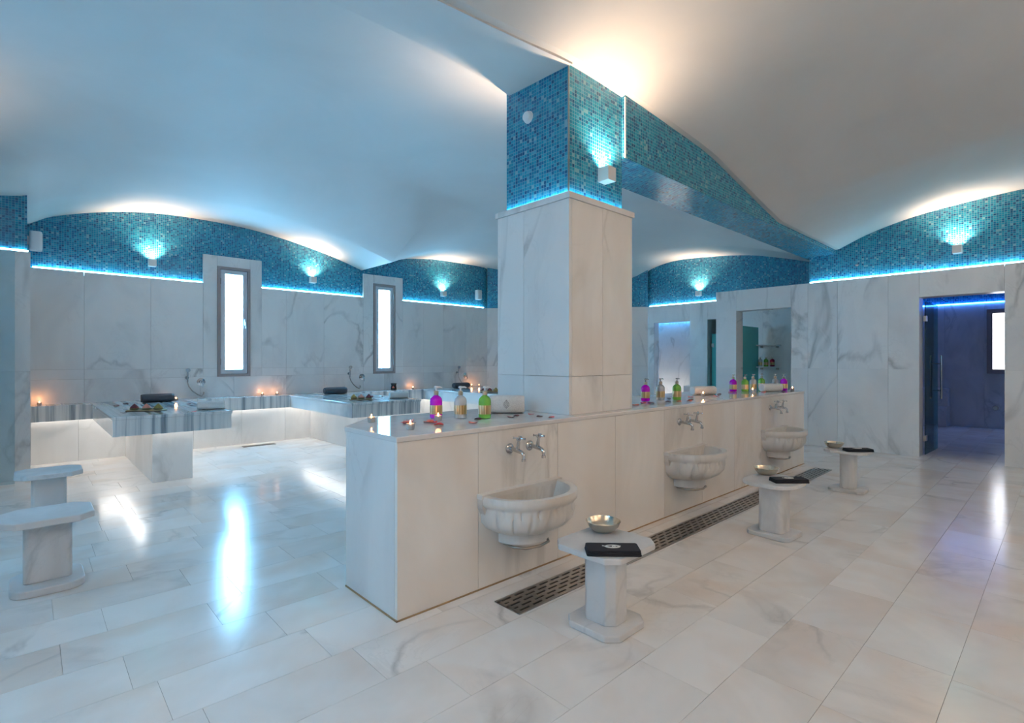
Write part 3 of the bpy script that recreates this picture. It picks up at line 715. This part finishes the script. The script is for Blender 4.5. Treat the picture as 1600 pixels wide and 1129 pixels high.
ob('slotted_plate', gb.mesh('slotted_plate', 'steel'), g)
g2 = thing('floor_drain', 'short floor drain below the bench between the two windows', 'drain', (2.78, 9.12, 0))
ob('slot_shade', MB().box(-.25, .25, -.06, .06, -.003, .001).mesh('slot_shade', 'dark'), g2)  # same flat sheet of painted shade, no real depth below
gb = MB()
for k in range(6): gb.box(-.25, .25, -.06 + k * .022, -.05 + k * .022, .001, .005)
ob('slotted_plate', gb.mesh('slotted_plate', 'steel'), g2)

# ------------------------------------------------------------------ stools
def rpoly(hx, hy, c, n=6, exp=None):
    if exp:
        return [(hx * abs(cos(t)) ** (2 / exp) * (1 if cos(t) >= 0 else -1), hy * abs(sin(t)) ** (2 / exp) * (1 if sin(t) >= 0 else -1)) for t in [2 * pi * i / 40 for i in range(40)]]
    out = []
    for sx, sy, a0 in ((1, 1, 0), (-1, 1, pi / 2), (-1, -1, pi), (1, -1, 1.5 * pi)):
        for i in range(n + 1):
            a = a0 + pi / 2 * i / n; out.append((sx * (hx - c) + c * cos(a), sy * (hy - c) + c * sin(a)))
    return out
def oct_(hx, hy, c):
    return [(hx, -hy + c), (hx, hy - c), (hx - c, hy), (-hx + c, hy), (-hx, hy - c), (-hx, -hy + c), (-hx + c, -hy), (hx - c, -hy)]
def stool(label, loc, rz, kind):
    t = thing('stool', label, 'stool', (loc[0], loc[1], 0), rz, 'marble stools')
    if kind == 0: se = MB().prism(oct_(.215, .205, .06), .408, .44); co = MB().prism(oct_(.088, .10, .04), .035, .408); ba = MB().prism(oct_(.165, .165, .055), 0, .035)
    elif kind == 1: se = MB().prism(rpoly(.235, .205, 0, exp=3.0), .410, .44); co = MB().prism(rpoly(.10, .095, .05), .035, .410); ba = MB().prism(rpoly(.155, .165, .05), 0, .035)
    elif kind == 2: se = MB().prism(oct_(.19, .205, .07), .412, .44); co = MB().prism(rpoly(.085, .075, .06), .03, .412); ba = MB().prism(oct_(.16, .165, .05), 0, .03)
    else: se = MB().prism(oct_(.22, .205, .075), .41, .45); co = MB().prism(rpoly(.115, .075, .03), .045, .41); ba = MB().prism(rpoly(.175, .20, .10), 0, .045)
    ob('seat', se.mesh('seat', 'marble_grey', bevel=.006), t); ob('column', co.mesh('column', 'marble_grey', bevel=.005), t); ob('base', ba.mesh('base', 'marble_grey', bevel=.006), t)
stool('grey marble stool with clipped corners beside the nearest basin', (2.245, 1.68), 0.02, 0)
stool('grey marble stool with rounded oval seat beside the middle basin', (4.40, 1.62), -0.05, 1)
stool('small marble stool beside the farthest basin, near the glass door', (6.47, 1.62), 0.0, 2)
stool('grey marble stool at the left edge, nearer of the two', (0.085, 4.36), 0.0, 3)
stool('grey marble stool at the left edge, farther of the two', (0.125, 6.02), 0.0, 3)

# ------------------------------------------------------------------ bowls and folded black towels on the stools
bowl = MB(); pr_ = [(.045, 0), (.066, .010), (.085, .032), (.094, .055), (.098, .058), (.094, .060), (.082, .036), (.062, .014), (.0, .010)]
bowl.lathe(pr_, 40, cap=False); wash_me = bowl.mesh('wash_bowl', 'silver', smooth=True, angle=.9)
foot_b = MB().lathe([(.046, 0), (.046, .003), (.0, .003)], 30, cap=False).mesh('bowl_foot', 'silver')
def emblem(scale, mat):
    b = MB()
    def ln(pts, r=.006): b.tube([(x * scale, y * scale, 0) for x, y in pts], r * scale, 5)
    ln([(.9 * cos(t) , .45 * sin(t)) for t in [2 * pi * i / 24 for i in range(25)]], .07)
    ln([(-1.25, .25), (-.6, -.1), (0, -.35), (.6, -.15), (1.0, .2)], .07)
    ln([(.2 * cos(t) + .15, .2 * sin(t)) for t in [2 * pi * i / 12 for i in range(13)]], .06)
    return b.mesh('emblem', mat)
emb = emblem(.040, 'emblem_white')
def folded():
    b = MB()
    for k in range(3): b.prism(rpoly(.135 - .002 * k, .060 - .001 * k, .012, 3), .0005 + k * .010, .0095 + k * .010)
    return b.mesh('folded_towel', 'black_fabric', bevel=.003)
fold_me = folded()
for (bx, by), (tx, ty), rz, nm, z in (((2.37, 1.79), (2.135, 1.555), -.78, 'nearest', .44), ((4.55, 1.74), (4.40, 1.51), -.74, 'middle', .44), ((6.50, 1.765), (6.42, 1.52), -.80, 'farthest', .44)):
    t = thing('wash_bowl', 'silver metal hammam bowl on the %s basin stool' % nm, 'bowl', (bx, by, z), 0, 'silver bowls on stools'); ob('bowl_shell', wash_me, t); ob('bowl_foot', foot_b, t)
    t = thing('folded_towel', 'folded black towel with white emblem on the %s basin stool' % nm, 'towel', (tx, ty, z), rz, 'black towels on stools'); ob('folded_cloth', fold_me, t)
    ob('emblem', emb, t, (0, 0, .0305))

# ------------------------------------------------------------------ soap bottles
def bottle_meshes():
    liq = {}
    body_p = [(.030, 0), (.041, .003), (.043, .012), (.043, .120), (.040, .135), (.030, .148), (.017, .156), (.014, .160), (.014, .166)]
    for k in ('purple', 'clear_soap', 'green', 'red_soap'): liq[k] = MB().lathe(body_p, 24).mesh('bottle_body', k, smooth=True, angle=.9)
    lab = MB().lathe([(.0436, .030), (.0440, .031), (.0440, .090), (.0436, .091)], 24, cap=False).mesh('label_band', 'gold', smooth=True, angle=.9)
    col = MB().lathe([(.0165, .160), (.0175, .163), (.0175, .186), (.011, .190)], 20).mesh('collar', 'collar', smooth=True, angle=.6)
    p = MB().lathe([(.006, .188), (.006, .206), (.013, .208), (.014, .216), (.008, .222)], 14); p.tube([(0, 0, .213), (.028, 0, .215), (.042, 0, .210)], [.007, .006, .004], 8)
    return liq, lab, col, p.mesh('pump', 'white_plastic', smooth=True, angle=.7), p.mesh('pump', 'chrome', smooth=True, angle=.7)
liq, lab_me, col_me, pump_w, pump_c = bottle_meshes()
def bottle(loc, kind, label, group, rz=0.0, sc=1.0, chrome=False):
    t = thing('soap_bottle', label, 'bottle', loc, rz, group); t.scale = (sc, sc, sc)
    ob('bottle_body', liq[kind], t); ob('label_band', lab_me, t); co = ob('collar', col_me, t); ob('pump', pump_c if chrome else pump_w, co)
BT = [((2.12, 3.07), 'purple', 'purple soap bottle with gold label at the near end of the counter'), ((2.245, 2.95), 'clear_soap', 'clear soap bottle with white pump between purple and green near bottles'), ((2.37, 2.83), 'green', 'green soap bottle beside the white towel at the near counter end'),
      ((4.58, 2.93), 'purple', 'purple soap bottle just right of the pillar'), ((4.78, 2.88), 'clear_soap', 'clear soap bottle in the group right of the pillar'), ((4.95, 2.79), 'green', 'green soap bottle in the group right of the pillar'),
      ((6.80, 3.02), 'purple', 'purple soap bottle leftmost of the far counter group'), ((6.93, 2.92), 'green', 'green soap bottle behind the far candle'), ((7.14, 2.90), 'clear_soap', 'clear soap bottle behind the far candle'),
      ((7.50, 2.93), 'green', 'green soap bottle behind the far white towel'), ((7.56, 2.77), 'clear_soap', 'clear soap bottle at the end of the far white towel'), ((7.55, 2.655), 'purple', 'purple soap bottle rightmost at the far counter end')]
for i, ((x, y), k, lab) in enumerate(BT):
    bottle((x, y, CZ), k, lab, 'soap bottles on the wash counter', -.7 if i < 3 else -.2, 1.03, i > 2)

# ------------------------------------------------------------------ rolled white towels
def roll_mesh(hl, r):
    b = MB(); n = 24; sec = []
    for i in range(n):
        a = 2 * pi * i / n; y = r * 1.05 * abs(cos(a)) ** .8 * (1 if cos(a) > 0 else -1); z = r * .95 * abs(sin(a)) ** .7 * (1 if sin(a) > 0 else -1) + r * .95
        sec.append((y, z))
    vs = []; ks = [(-hl, .86), (-hl + .01, .97), (-hl * .5, 1.0), (0, 1.01), (hl * .5, 1.0), (hl - .01, .97), (hl, .86)]
    for x, k in ks:
        for y, z in sec: vs.append((x, y * k, (z - r * .95) * k + r * .95 * (1 if k > .9 else 1)))
    m = len(ks); fs = [(j * n + i, j * n + (i + 1) % n, (j + 1) * n + (i + 1) % n, (j + 1) * n + i) for j in range(m - 1) for i in range(n)]
    fs += [tuple(range(n - 1, -1, -1)), tuple((m - 1) * n + i for i in range(n))]
    return b.add(vs, fs)
def crest():
    b = MB()
    def ln(pts, r=.0022): b.tube([(x, 0, z) for x, z in pts], r, 5)
    ln([(.020 * cos(t), .024 * sin(t)) for t in [2 * pi * i / 20 for i in range(21)]])
    ln([(.012 * cos(t), .015 * sin(t)) for t in [2 * pi * i / 16 for i in range(17)]])
    ln([(-.006, -.010), (.0, .010), (.006, -.010)]); ln([(0, .024), (0, .036)]); ln([(-.007, .031), (.007, .031)]); ln([(0, -.024), (0, -.034)])
    return b.mesh('crest', 'emblem_grey')
crest_me = crest()
roll_big = roll_mesh(.14, .073).mesh('towel_roll', 'towel', smooth=True, angle=1.0)
roll_small = roll_mesh(.15, .055).mesh('towel_roll', 'towel', smooth=True, angle=1.0)
def rtowel(loc, rz, label, grp, me, crest_on):
    t = thing('rolled_towel', label, 'towel', loc, rz, grp); ob('towel_roll', me, t)
    ob('towel_edge', MB().tube([(-.125, -.056, .010), (.125, -.056, .010)], .004, 6).mesh('towel_edge', 'emblem_grey'), t)
    if crest_on: ob('crest', crest_me, t, (0, -.0775, .072))
rtowel((2.735, 3.0, CZ), -.76, 'rolled white towel with grey crest against the pillar', 'rolled white towels', roll_big, True)
rtowel((5.92, 2.99, CZ), -.5, 'rolled white towel behind the candle in mid counter', 'rolled white towels', roll_small, False)
rtowel((7.22, 2.70, CZ), -.5, 'rolled white towel among bottles at the far counter end', 'rolled white towels', roll_small, False)

# ------------------------------------------------------------------ bench, massage slabs and what lies on them
ZB = 0.79
bench = thing('wall_bench', 'long striped marble bench with glowing underside along the window wall', 'bench', (0, 0, 0))
ob('seat_slab', MB().box(0.012, 8.0, 9.36, 9.70, ZB - .03, ZB).mesh('seat_slab', 'striped', bevel=.004), bench)
segs = [(0.012, .66), (1.79, 3.37), (4.49, 6.14), (7.29, 8.0)]
for a0, a1 in segs: ob('apron', MB().box(a0, a1, 9.325, 9.36, ZB - .21, ZB).mesh('apron', 'striped', bevel=.003), bench)
for a0, a1 in zip([.012, .5, 1.03, 1.9, 2.6, 3.3, 4.4, 5.3, 6.2, 7.1], [.5, 1.03, 1.9, 2.6, 3.3, 4.4, 5.3, 6.2, 7.1, 8.0]):
    ob('base_panel', panel_mesh('y', 9.42, 9.46, a0, a1, 0, ZB - .03, .001).mesh('base_panel', 'marble_white'), bench)
for a0, a1 in ((.03, 1.0), (1.45, 3.7), (4.2, 6.45), (6.95, 7.95)): ob('led_strip', MB().box(a0, a1, 9.385, 9.41, ZB - .075, ZB - .06).mesh('led_strip', 'led_white'), bench)

def slab(u0, u1, bx0, bx1, label):
    t = thing('massage_slab', label, 'massage table', (0, 0, 0), 0, 'massage slabs along the window wall')
    ob('slab_top', MB().box(u0 - .01, u1 + .01, 6.93, 9.36, ZB - .03, ZB + .004).mesh('slab_top', 'striped', bevel=.004), t)
    ob('front_apron', MB().box(u0, u1, 6.95, 6.985, ZB - .21, ZB - .03).mesh('front_apron', 'striped'), t)
    for a in ((u0, u0 + .035), (u1 - .035, u1)): ob('side_apron', MB().box(a[0], a[1], 6.985, 9.325, ZB - .21, ZB - .03).mesh('side_apron', 'striped'), t)
    ob('pedestal', MB().box(bx0, bx1, 7.14, 9.42, 0, ZB - .03).mesh('pedestal', 'marble_white', bevel=.003), t)
    led = MB()
    led.box(bx0, bx1, 7.10, 7.125, ZB - .06, ZB - .045); led.box(bx0 - .030, bx0 - .018, 7.14, 9.38, ZB - .06, ZB - .045); led.box(bx1 + .018, bx1 + .030, 7.14, 9.38, ZB - .06, ZB - .045)
    ob('led_strip', led.mesh('led_strip', 'led_white'), t)
SL = ((.65, 1.80, 1.03, 1.43), (3.36, 4.50, 3.75, 4.15), (6.13, 7.30, 6.52, 6.92))
slab(*SL[0], 'striped marble massage slab nearest the left wall')
slab(*SL[1], 'striped marble massage slab in the middle, left of the second window')
slab(*SL[2], 'striped marble massage slab farthest right, behind the pillar')
pil_me = None
def pillow_mesh():
    b = MB(); n = 20; ks = [(-.20, .6), (-.195, .82), (-.175, .97), (-.15, 1), (.15, 1), (.175, .97), (.195, .82), (.20, .6)]; r = .062; vs = []
    for x, k in ks:
        for i in range(n):
            a = 2 * pi * i / n; vs.append((x, r * 1.3 * k * cos(a), r + r * k * sin(a)))
    m = len(ks); fs = [(j * n + i, j * n + (i + 1) % n, (j + 1) * n + (i + 1) % n, (j + 1) * n + i) for j in range(m - 1) for i in range(n)] + [tuple(range(n - 1, -1, -1)), tuple((m - 1) * n + i for i in range(n))]
    return b.add(vs, fs)
pil_me = pillow_mesh().mesh('bolster_cushion', 'grey_fabric', smooth=True, angle=1.0)
pip_me = MB().tube([(-.196, .081 * .80 * cos(t), .062 + .062 * .80 * sin(t)) for t in [2 * pi * i / 20 for i in range(21)]], .004, 5).add([], []).mesh('piping', 'black_fabric')
ZS = ZB + .004
which = ('left massage slab', 'middle massage slab', 'right massage slab')
cup_me = MB().lathe([(.020, 0), (.024, .002), (.026, .036), (.0235, .036), (.021, .010), (0, .010)], 16, cap=False).mesh('candle_cup', 'cup', smooth=True, angle=.6)
wax_me = MB().lathe([(.020, .010), (.0228, .026), (0, .026)], 16, cap=False).mesh('wax', 'wax')
fl_me = MB().lathe([(.001, .027), (.0055, .034), (.0045, .044), (.0005, .056)], 10).mesh('flame', 'flame', smooth=True)
def candle(x, y, z, label, group, power=0.0):
    t = thing('tea_light', label, 'candle', (x, y, z), 0, group); ob('candle_cup', cup_me, t); wx = ob('wax', wax_me, t); ob('flame', fl_me, wx)
    if power: lamp('candle_light', 'POINT', (0, 0, .075), power * .55, (1.0, .42, .16), t, shadow_soft_size=.02)
dish_me = MB().lathe([(.030, 0), (.044, .006), (.056, .026), (.052, .026), (.040, .010), (0, .008)], 18, cap=False).mesh('dish', 'dish', smooth=True, angle=.8)
heap = {k: MB().lathe([(.050, .022), (.038, .042), (.018, .064), (.003, .078)], 14).mesh('heap', k, smooth=True, angle=.5) for k in ('spice_red', 'spice_pink', 'spice_green')}
spoon_me = MB().tube([(0, 0, .012), (.05, -.03, .016), (.085, -.05, .012)], [.010, .004, .004], 6).mesh('spoon', 'white_plastic')
def tray(loc, rz, wh, kinds, hl):
    t = thing('serving_tray', 'dark wooden tray of small dishes on the %s' % wh, 'tray', loc, rz, 'trays on the massage slabs')
    ob('board', MB().prism(rpoly(hl, .085, .03, 4), 0, .012).mesh('board', 'wood', bevel=.003), t)
    ob('rim', MB().tube([(x, y, .014) for x, y in rpoly(hl - .006, .079, .03, 4)] + [(hl - .006, -.049 + .098, .014)], .005, 5).mesh('rim', 'dish'), t)
    for k, kd in enumerate(kinds):
        a = (k - 1) * hl * .66; p = Matrix.Rotation(rz, 3, 'Z') @ Vector((a, 0, 0))
        d = thing('spice_dish', '%s heaped dish %s on the tray of the %s' % ({'spice_red': 'dark rose', 'spice_pink': 'pink salt', 'spice_green': 'golden herb'}[kd], ('at the left', 'in the middle', 'at the right')[k], wh), 'dish', (loc[0] + p.x, loc[1] + p.y, loc[2] + .0125), 0, 'heaped dishes on trays')
        ob('dish_shell', dish_me, d); ob('heap', heap[kd], d)
DV = -.75
for i, (px, py) in enumerate(((1.37, 9.06), (4.07, 9.08), (6.93, 9.08))):
    t = thing('bolster_pillow', 'dark grey bolster pillow at the head of the %s' % which[i], 'pillow', (px, py, ZS), -.05, 'bolsters on the massage slabs'); ob('bolster_cushion', pil_me, t)
    ob('piping', pip_me, t); ob('piping', pip_me, t, (.392, 0, 0))
tray((1.03, 7.55, ZS), -.62, which[0], ('spice_red', 'spice_pink', 'spice_green'), .20)
tray((3.74, 7.42, ZS), -.62, which[1], ('spice_green', 'spice_pink', 'spice_red'), .17)
tray((6.42, 7.52, ZS), -.62, which[2], ('spice_red', 'spice_red', 'spice_green'), .18)
rtowel((1.66, 7.28, ZS), -.30, 'rolled white towel on the left massage slab', 'rolled white towels', roll_small, False)
rtowel((4.36, 7.36, ZS), -.30, 'rolled white towel on the middle massage slab', 'rolled white towels', roll_small, False)

# hand showers and mixers on the window wall
for i, (ux, um, zz) in enumerate(((1.86, 2.06, 1.12), (4.62, 4.90, 1.14), (7.28, 7.52, 1.12))):
    t = thing('hand_shower', 'chrome hand shower with hose hanging above the %s' % which[i], 'shower', (ux, 9.70, 0), 0, 'hand showers on the window wall')
    b = MB().lathe([(.028, 0), (.028, .008), (.016, .012)], 14); wm = b.mesh('wall_holder', 'chrome')
    o = ob('wall_holder', wm, t, (0, 0, zz)); o.rotation_euler = (pi / 2, 0, 0)
    h = MB().tube([(0, -.05, zz - .07), (0, -.055, zz), (0, -.06, zz + .09), (0, -.07, zz + .13)], [.011, .012, .012, .010], 10); h.tube([(0, -.065, zz + .13), (0, -.095, zz + .125)], [.030, .034], 14); h.tube([(0, 0, zz), (0, -.055, zz)], .014, 8)
    ob('handset', h.mesh('handset', 'chrome', smooth=True, angle=.7), t)
    ob('hose', MB().tube([(0, -.05, zz - .07), (.02, -.06, zz - .14), (.07, -.06, zz - .21), (.14, -.06, zz - .27), (.20, -.05, zz - .30), (.235, -.03, zz - .27), (.24, -.005, zz - .24)], .010, 8).mesh('hose', 'steel', smooth=True), t)
    t = thing('shower_mixer', 'round chrome mixer valve on the wall above the %s' % which[i], 'mixer', (um, 9.70, zz - .07), 0, 'mixers on the window wall')
    o = ob('wall_plate', MB().lathe([(.062, 0), (.062, .008), (.030, .016), (.026, .045), (.018, .05)], 24).mesh('wall_plate', 'chrome', smooth=True, angle=.6), t); o.rotation_euler = (pi / 2, 0, 0)
    ob('lever', MB().tube([(0, -.045, 0), (.004, -.075, -.02), (.012, -.085, -.085)], [.012, .010, .007], 8).mesh('lever', 'chrome', smooth=True), t)

# black burner pot
t = thing('burner_pot', 'small black glazed pot with pale flower motif on the bench', 'pot', (5.52, 9.52, ZB))
ob('pot_body', MB().lathe([(.045, 0), (.062, .01), (.060, .06), (.052, .10), (.062, .135), (.064, .14), (.055, .14), (.045, .10), (0, .09)], 20, cap=False).mesh('pot_body', 'black_gloss', smooth=True, angle=.8), t)
fm = MB()
for k in range(3):
    a = 2 * pi * k / 3 + pi / 2; fm.prism([(.014 * cos(a) + .012 * cos(q), .014 * sin(a) + .012 * sin(q)) for q in [2 * pi * j / 10 for j in range(10)]], 0, .002)
o = ob('flower_motif', fm.mesh('flower_motif', 'petal_coral'), t, (-.038, -.047, .06)); o.rotation_euler = (pi / 2, 0, -.7)

# candles
CG = 'tea lights on the wash counter'
candle(1.66, 3.15, CZ, 'lit tea light at the back left corner of the counter', CG, .08)
candle(1.66, 2.67, CZ, 'lit tea light at the near front corner of the counter', CG, .08)
candle(2.04, 2.93, CZ, 'lit tea light in front of the nearest purple bottle', CG, .08)
candle(5.66, 2.86, CZ, 'lit tea light in front of the towel in mid counter', CG, .35)
candle(6.88, 2.80, CZ, 'lit tea light among the far counter bottles', CG, .12)
candle(7.62, 2.57, CZ, 'lit tea light at the far right end of the counter', CG, .08)
for x, y, lab, p in ((.10, 9.60, 'lit tea light on the bench in the far left corner', .5), (1.62, 9.18, 'lit tea light beside the left bolster pillow', .45), (2.98, 9.60, 'left of two tea lights right of the first window', .45), (3.22, 9.58, 'right of two tea lights right of the first window', .45),
                     (4.34, 9.22, 'lit tea light beside the middle bolster pillow', .4), (6.03, 9.60, 'lit tea light on the bench right of the black pot', .45), (7.62, 9.58, 'left tea light of the pair by the right hand shower', .45), (7.78, 9.50, 'right tea light of the pair by the right hand shower', .45)):
    candle(x, y, ZS if 'pillow' in lab else ZB, lab, 'tea lights on the bench', p)

# petals
def petal_mesh(mat):
    b = MB(); n = 10; vs = [(0, 0, .003)]; 
    for i in range(n):
        a = 2 * pi * i / n; r = .024 * (1 + .25 * cos(a)); vs.append((r * cos(a), .75 * r * sin(a), .003 + .006 * (cos(2 * a) + 1) / 2))
    lo = [(x, y, z - .0015) for x, y, z in vs]; k = n + 1
    fs = [(0, 1 + i, 1 + (i + 1) % n) for i in range(n)] + [(k, k + 1 + (i + 1) % n, k + 1 + i) for i in range(n)] + [(1 + i, k + 1 + i, k + 1 + (i + 1) % n, 1 + (i + 1) % n) for i in range(n)]
    return b.add(vs + lo, fs).mesh('petal', mat, smooth=True, angle=1.0)
pm = {k: petal_mesh(k) for k in ('petal_red', 'petal_coral', 'petal_dark')}
random.seed(11)
def petals(lst, z, label, group):
    lst = sorted(lst, key=lambda q: (q[0] * sin(TH) - q[1] * cos(TH)) / (q[0] * cos(TH) + q[1] * sin(TH)))
    cnt = {k: sum(1 for q in lst if q[2] == k) for k in label}; at = {k: 0 for k in label}
    for x, y, k, s in lst:
        o = ob('petal', pm[k], None, (x, y, z), random.uniform(0, 6.28)); s *= 1.35; o.scale = (s, s, s)
        word = ('first', 'second', 'third', 'fourth', 'fifth', 'sixth', 'seventh')[at[k]]; at[k] += 1
        tag(o, label[k] if cnt[k] == 1 else word + ' from left, ' + label[k], 'petal', group)
R_, K_, D_ = 'petal_red', 'petal_coral', 'petal_dark'
petals([(1.80, 2.93, R_, 1.1), (1.83, 2.97, K_, 1.2), (1.86, 3.00, K_, 1.1), (1.90, 3.05, K_, .9), (1.79, 2.89, D_, 1), (1.93, 2.88, K_, 1.2), (1.96, 2.90, K_, 1.1), (1.95, 2.85, R_, 1), (1.90, 2.72, R_, 1.25), (2.12, 2.66, K_, 1)], CZ,
       {R_: 'red rose petal on the near end of the counter', K_: 'coral rose petal on the near end of the counter', D_: 'dark rose petal on the near end of the counter'}, 'petals at the near counter end')
petals([(2.28, 2.80, D_, 1), (2.53, 2.72, D_, .9), (2.62, 2.77, D_, .9), (2.72, 2.63, D_, .9), (2.78, 2.78, R_, .8), (2.74, 2.53, R_, .8)], CZ,
       {R_: 'red rose petal beside the pillar foot', K_: 'coral rose petal beside the pillar foot', D_: 'dark rose petal between green bottle and pillar'}, 'petals beside the pillar')
petals([(4.05, 2.70, K_, 1.1), (4.30, 2.78, K_, 1), (4.34, 2.72, D_, 1.2), (4.62, 2.70, D_, 1.1), (4.72, 2.64, K_, 1), (4.90, 2.62, K_, 1), (5.00, 2.66, D_, 1.1), (5.36, 2.85, R_, 1), (5.75, 2.74, R_, 1.1), (6.10, 2.88, D_, 1), (5.02, 2.92, D_, .9)], CZ,
       {R_: 'red rose petal near the mid counter towel', K_: 'coral rose petal right of the pillar', D_: 'dark rose petal right of the pillar'}, 'petals in mid counter')
petals([(6.62, 2.97, R_, 1), (6.95, 2.70, R_, 1.1), (7.18, 2.90, D_, 1), (7.28, 2.56, D_, 1)], CZ, {R_: 'red rose petal among the far counter bottles', D_: 'dark rose petal among the far counter bottles'}, 'petals at the far counter end')
petals([(.80, 7.40, D_, 1), (.85, 8.6, D_, 1.2), (.98, 8.9, D_, 1.3), (1.62, 8.3, D_, 1.1), (1.60, 8.05, D_, 1.1), (1.74, 7.8, R_, 1), (1.42, 7.05, R_, 1), (1.33, 8.0, D_, 1)], ZS, {R_: 'red rose petal on the left massage slab', D_: 'dark rose petal on the left massage slab'}, 'petals on the left slab')
petals([(4.1, 8.2, D_, 1.1), (4.22, 8.0, R_, 1.1), (4.35, 7.9, D_, 1), (4.02, 7.7, R_, 1)], ZS, {R_: 'red rose petal on the middle massage slab', D_: 'dark rose petal on the middle massage slab'}, 'petals on the middle slab')
petals([(2.75, 5.2, R_, .9)], 0.0, {R_: 'single red petal on the floor left of the counter'}, None)
for o in C.objects:
    if o.name.startswith('petal') and o.get('group') is None and 'group' in o: del o['group']

# ------------------------------------------------------------------ niche shelves with bottles
for z, lab in ((1.70, 'upper small glass shelf seen through the partition opening'), (1.27, 'lower small glass shelf carrying three bottles behind the partition')):
    o = thing('wall_shelf', lab, 'shelf', (10.68, 4.05, z)); ob('shelf_board', MB().box(-.12, .12, -.20, .20, -.012, .012).mesh('shelf_board', 'white_plastic', bevel=.003), o)
    for y in (-.15, .15): ob('bracket', MB().box(.02, .12, y - .01, y + .01, -.05, -.012).mesh('bracket', 'steel'), o)
for y, k, lab in ((4.19, 'clear_soap', 'pale bottle leftmost on the lower shelf'), (4.08, 'green', 'green bottle in the middle of the lower shelf'), (3.96, 'red_soap', 'crimson bottle rightmost on the lower shelf')):
    bottle((10.66, y, 1.282), k, lab, 'bottles on the shelf', -2.0, .95)

# ------------------------------------------------------------------ sconces, speakers, sensor
sc_body = MB()
for q in ((-.05, .05, -.105, -.095, -.055, .055), (-.05, .05, -.012, 0, -.055, .055), (-.05, -.042, -.095, -.012, -.055, .055), (.042, .05, -.095, -.012, -.055, .055), (-.042, .042, -.095, -.012, -.055, -.045)): sc_body.box(*q)
sc_me = sc_body.mesh('sconce_body', 'sconce')
sc_lens = MB().box(-.040, .040, -.093, -.014, .030, .036).mesh('sconce_lens', 'sconce_glow')
def sconce(loc, rz, label, power=1.0, cone=140):
    t = thing('wall_sconce', label, 'lamp', loc, rz, 'square uplight sconces')
    ob('sconce_body', sc_me, t); ob('sconce_lens', sc_lens, t)
    l = lamp('sconce_lamp', 'SPOT', (0, -.055, .06), SCONCE_W * power, SCONCE_COL, t, spot_size=math.radians(cone), spot_blend=1.0, shadow_soft_size=.025); l.rotation_euler = (pi, 0, 0)
sconce((1.40, 9.78, 2.92), 0, 'white square uplight left of the first window')
sconce((3.92, 9.78, 2.92), 0, 'white square uplight between the two windows')
sconce((6.92, 9.78, 2.92), 0, 'white square uplight right of the second window')
sconce((10.88, 5.58, 2.88), -pi / 2, 'white square uplight on the recessed frieze right of the pillar')
sconce((9.53, 1.06, 2.95), -pi / 2, 'white square uplight above the dark doorway')
sconce((3.42, my0, 2.90), 0, 'white square uplight on the mosaic head of the pillar', 1.0)
sconce((3.30, my1, 2.90), pi, 'assumed unseen white square uplight on the far side of the pillar', 1.0)  # hidden lamp, assumed from the warm patch on the vault
sconce((UL + .01, 6.6, 2.92), pi / 2, 'assumed unseen white square uplight on the left wall', 1.0)  # out of view, assumed from the warm spot on the left ceiling
sconce((9.53, -1.2, 2.95), -pi / 2, 'added unseen white uplight on the right wall nearer the camera', 3.6, 160)  # out of view, added at raised power as warm fill
for x, nm in ((0.6, 'first'), (3.4, 'second'), (6.4, 'third')): sconce((x, VN, 2.90), pi, 'added unseen white uplight, %s on the near wall' % nm, 5.6, 160)  # unseen uplights behind the camera, added to fill the near bay with warm light
sconce((UL + .01, 1.2, 2.92), pi / 2, 'added unseen white uplight on the left wall beside the camera', 3.4, 160)  # another unseen fill uplight added on the near side

def speaker(loc, rz, label):
    t = thing('wall_speaker', label, 'speaker', loc, rz, 'white wall speakers')
    ob('cabinet', MB().prism(rpoly(.075, .06, .03, 5), -.115, .115).mesh('cabinet', 'white_plastic', bevel=.012), t, (0, -.075, 0)); ob('bracket', MB().box(-.03, .03, -.03, 0, -.05, .05).mesh('bracket', 'white_plastic'), t)
    ob('grille', MB().box(-.055, .055, -.139, -.134, -.09, .09).mesh('grille', 'emblem_white'), t)
speaker((7.93, 9.78, 2.98), 0, 'white wall speaker on the mosaic left of the pillar')
speaker((-.02, 8.62, 2.86), pi / 2, 'white wall speaker on the pier at the far left')
t = thing('round_sensor', 'round white sensor high on the left face of the pillar', 'sensor', (mx0, 3.03, 3.40)); 
o = ob('sensor_body', MB().lathe([(.045, 0), (.045, .02), (.038, .035), (.015, .04)], 24).mesh('sensor_body', 'white_plastic', smooth=True, angle=.6), t); o.rotation_euler = (0, -pi / 2, 0)
ob('sensor_ring', MB().lathe([(.05, 0), (.05, .006), (.045, .006)], 24).mesh('sensor_ring', 'white_plastic'), t).rotation_euler = (0, -pi / 2, 0)
t = thing('small_sprinkler', 'tiny chrome sprinkler on the mosaic beside the ceiling beam', 'sprinkler', (9.53, 2.27, 2.90))
ob('sprinkler_plate', MB().lathe([(.022, 0), (.022, .006), (.010, .012), (.008, .03)], 14).mesh('sprinkler_plate', 'chrome'), t).rotation_euler = (0, -pi / 2, 0)
ob('deflector', MB().tube([(-.03, -.02, 0), (-.03, .02, 0)], .005, 6).mesh('deflector', 'chrome'), t)
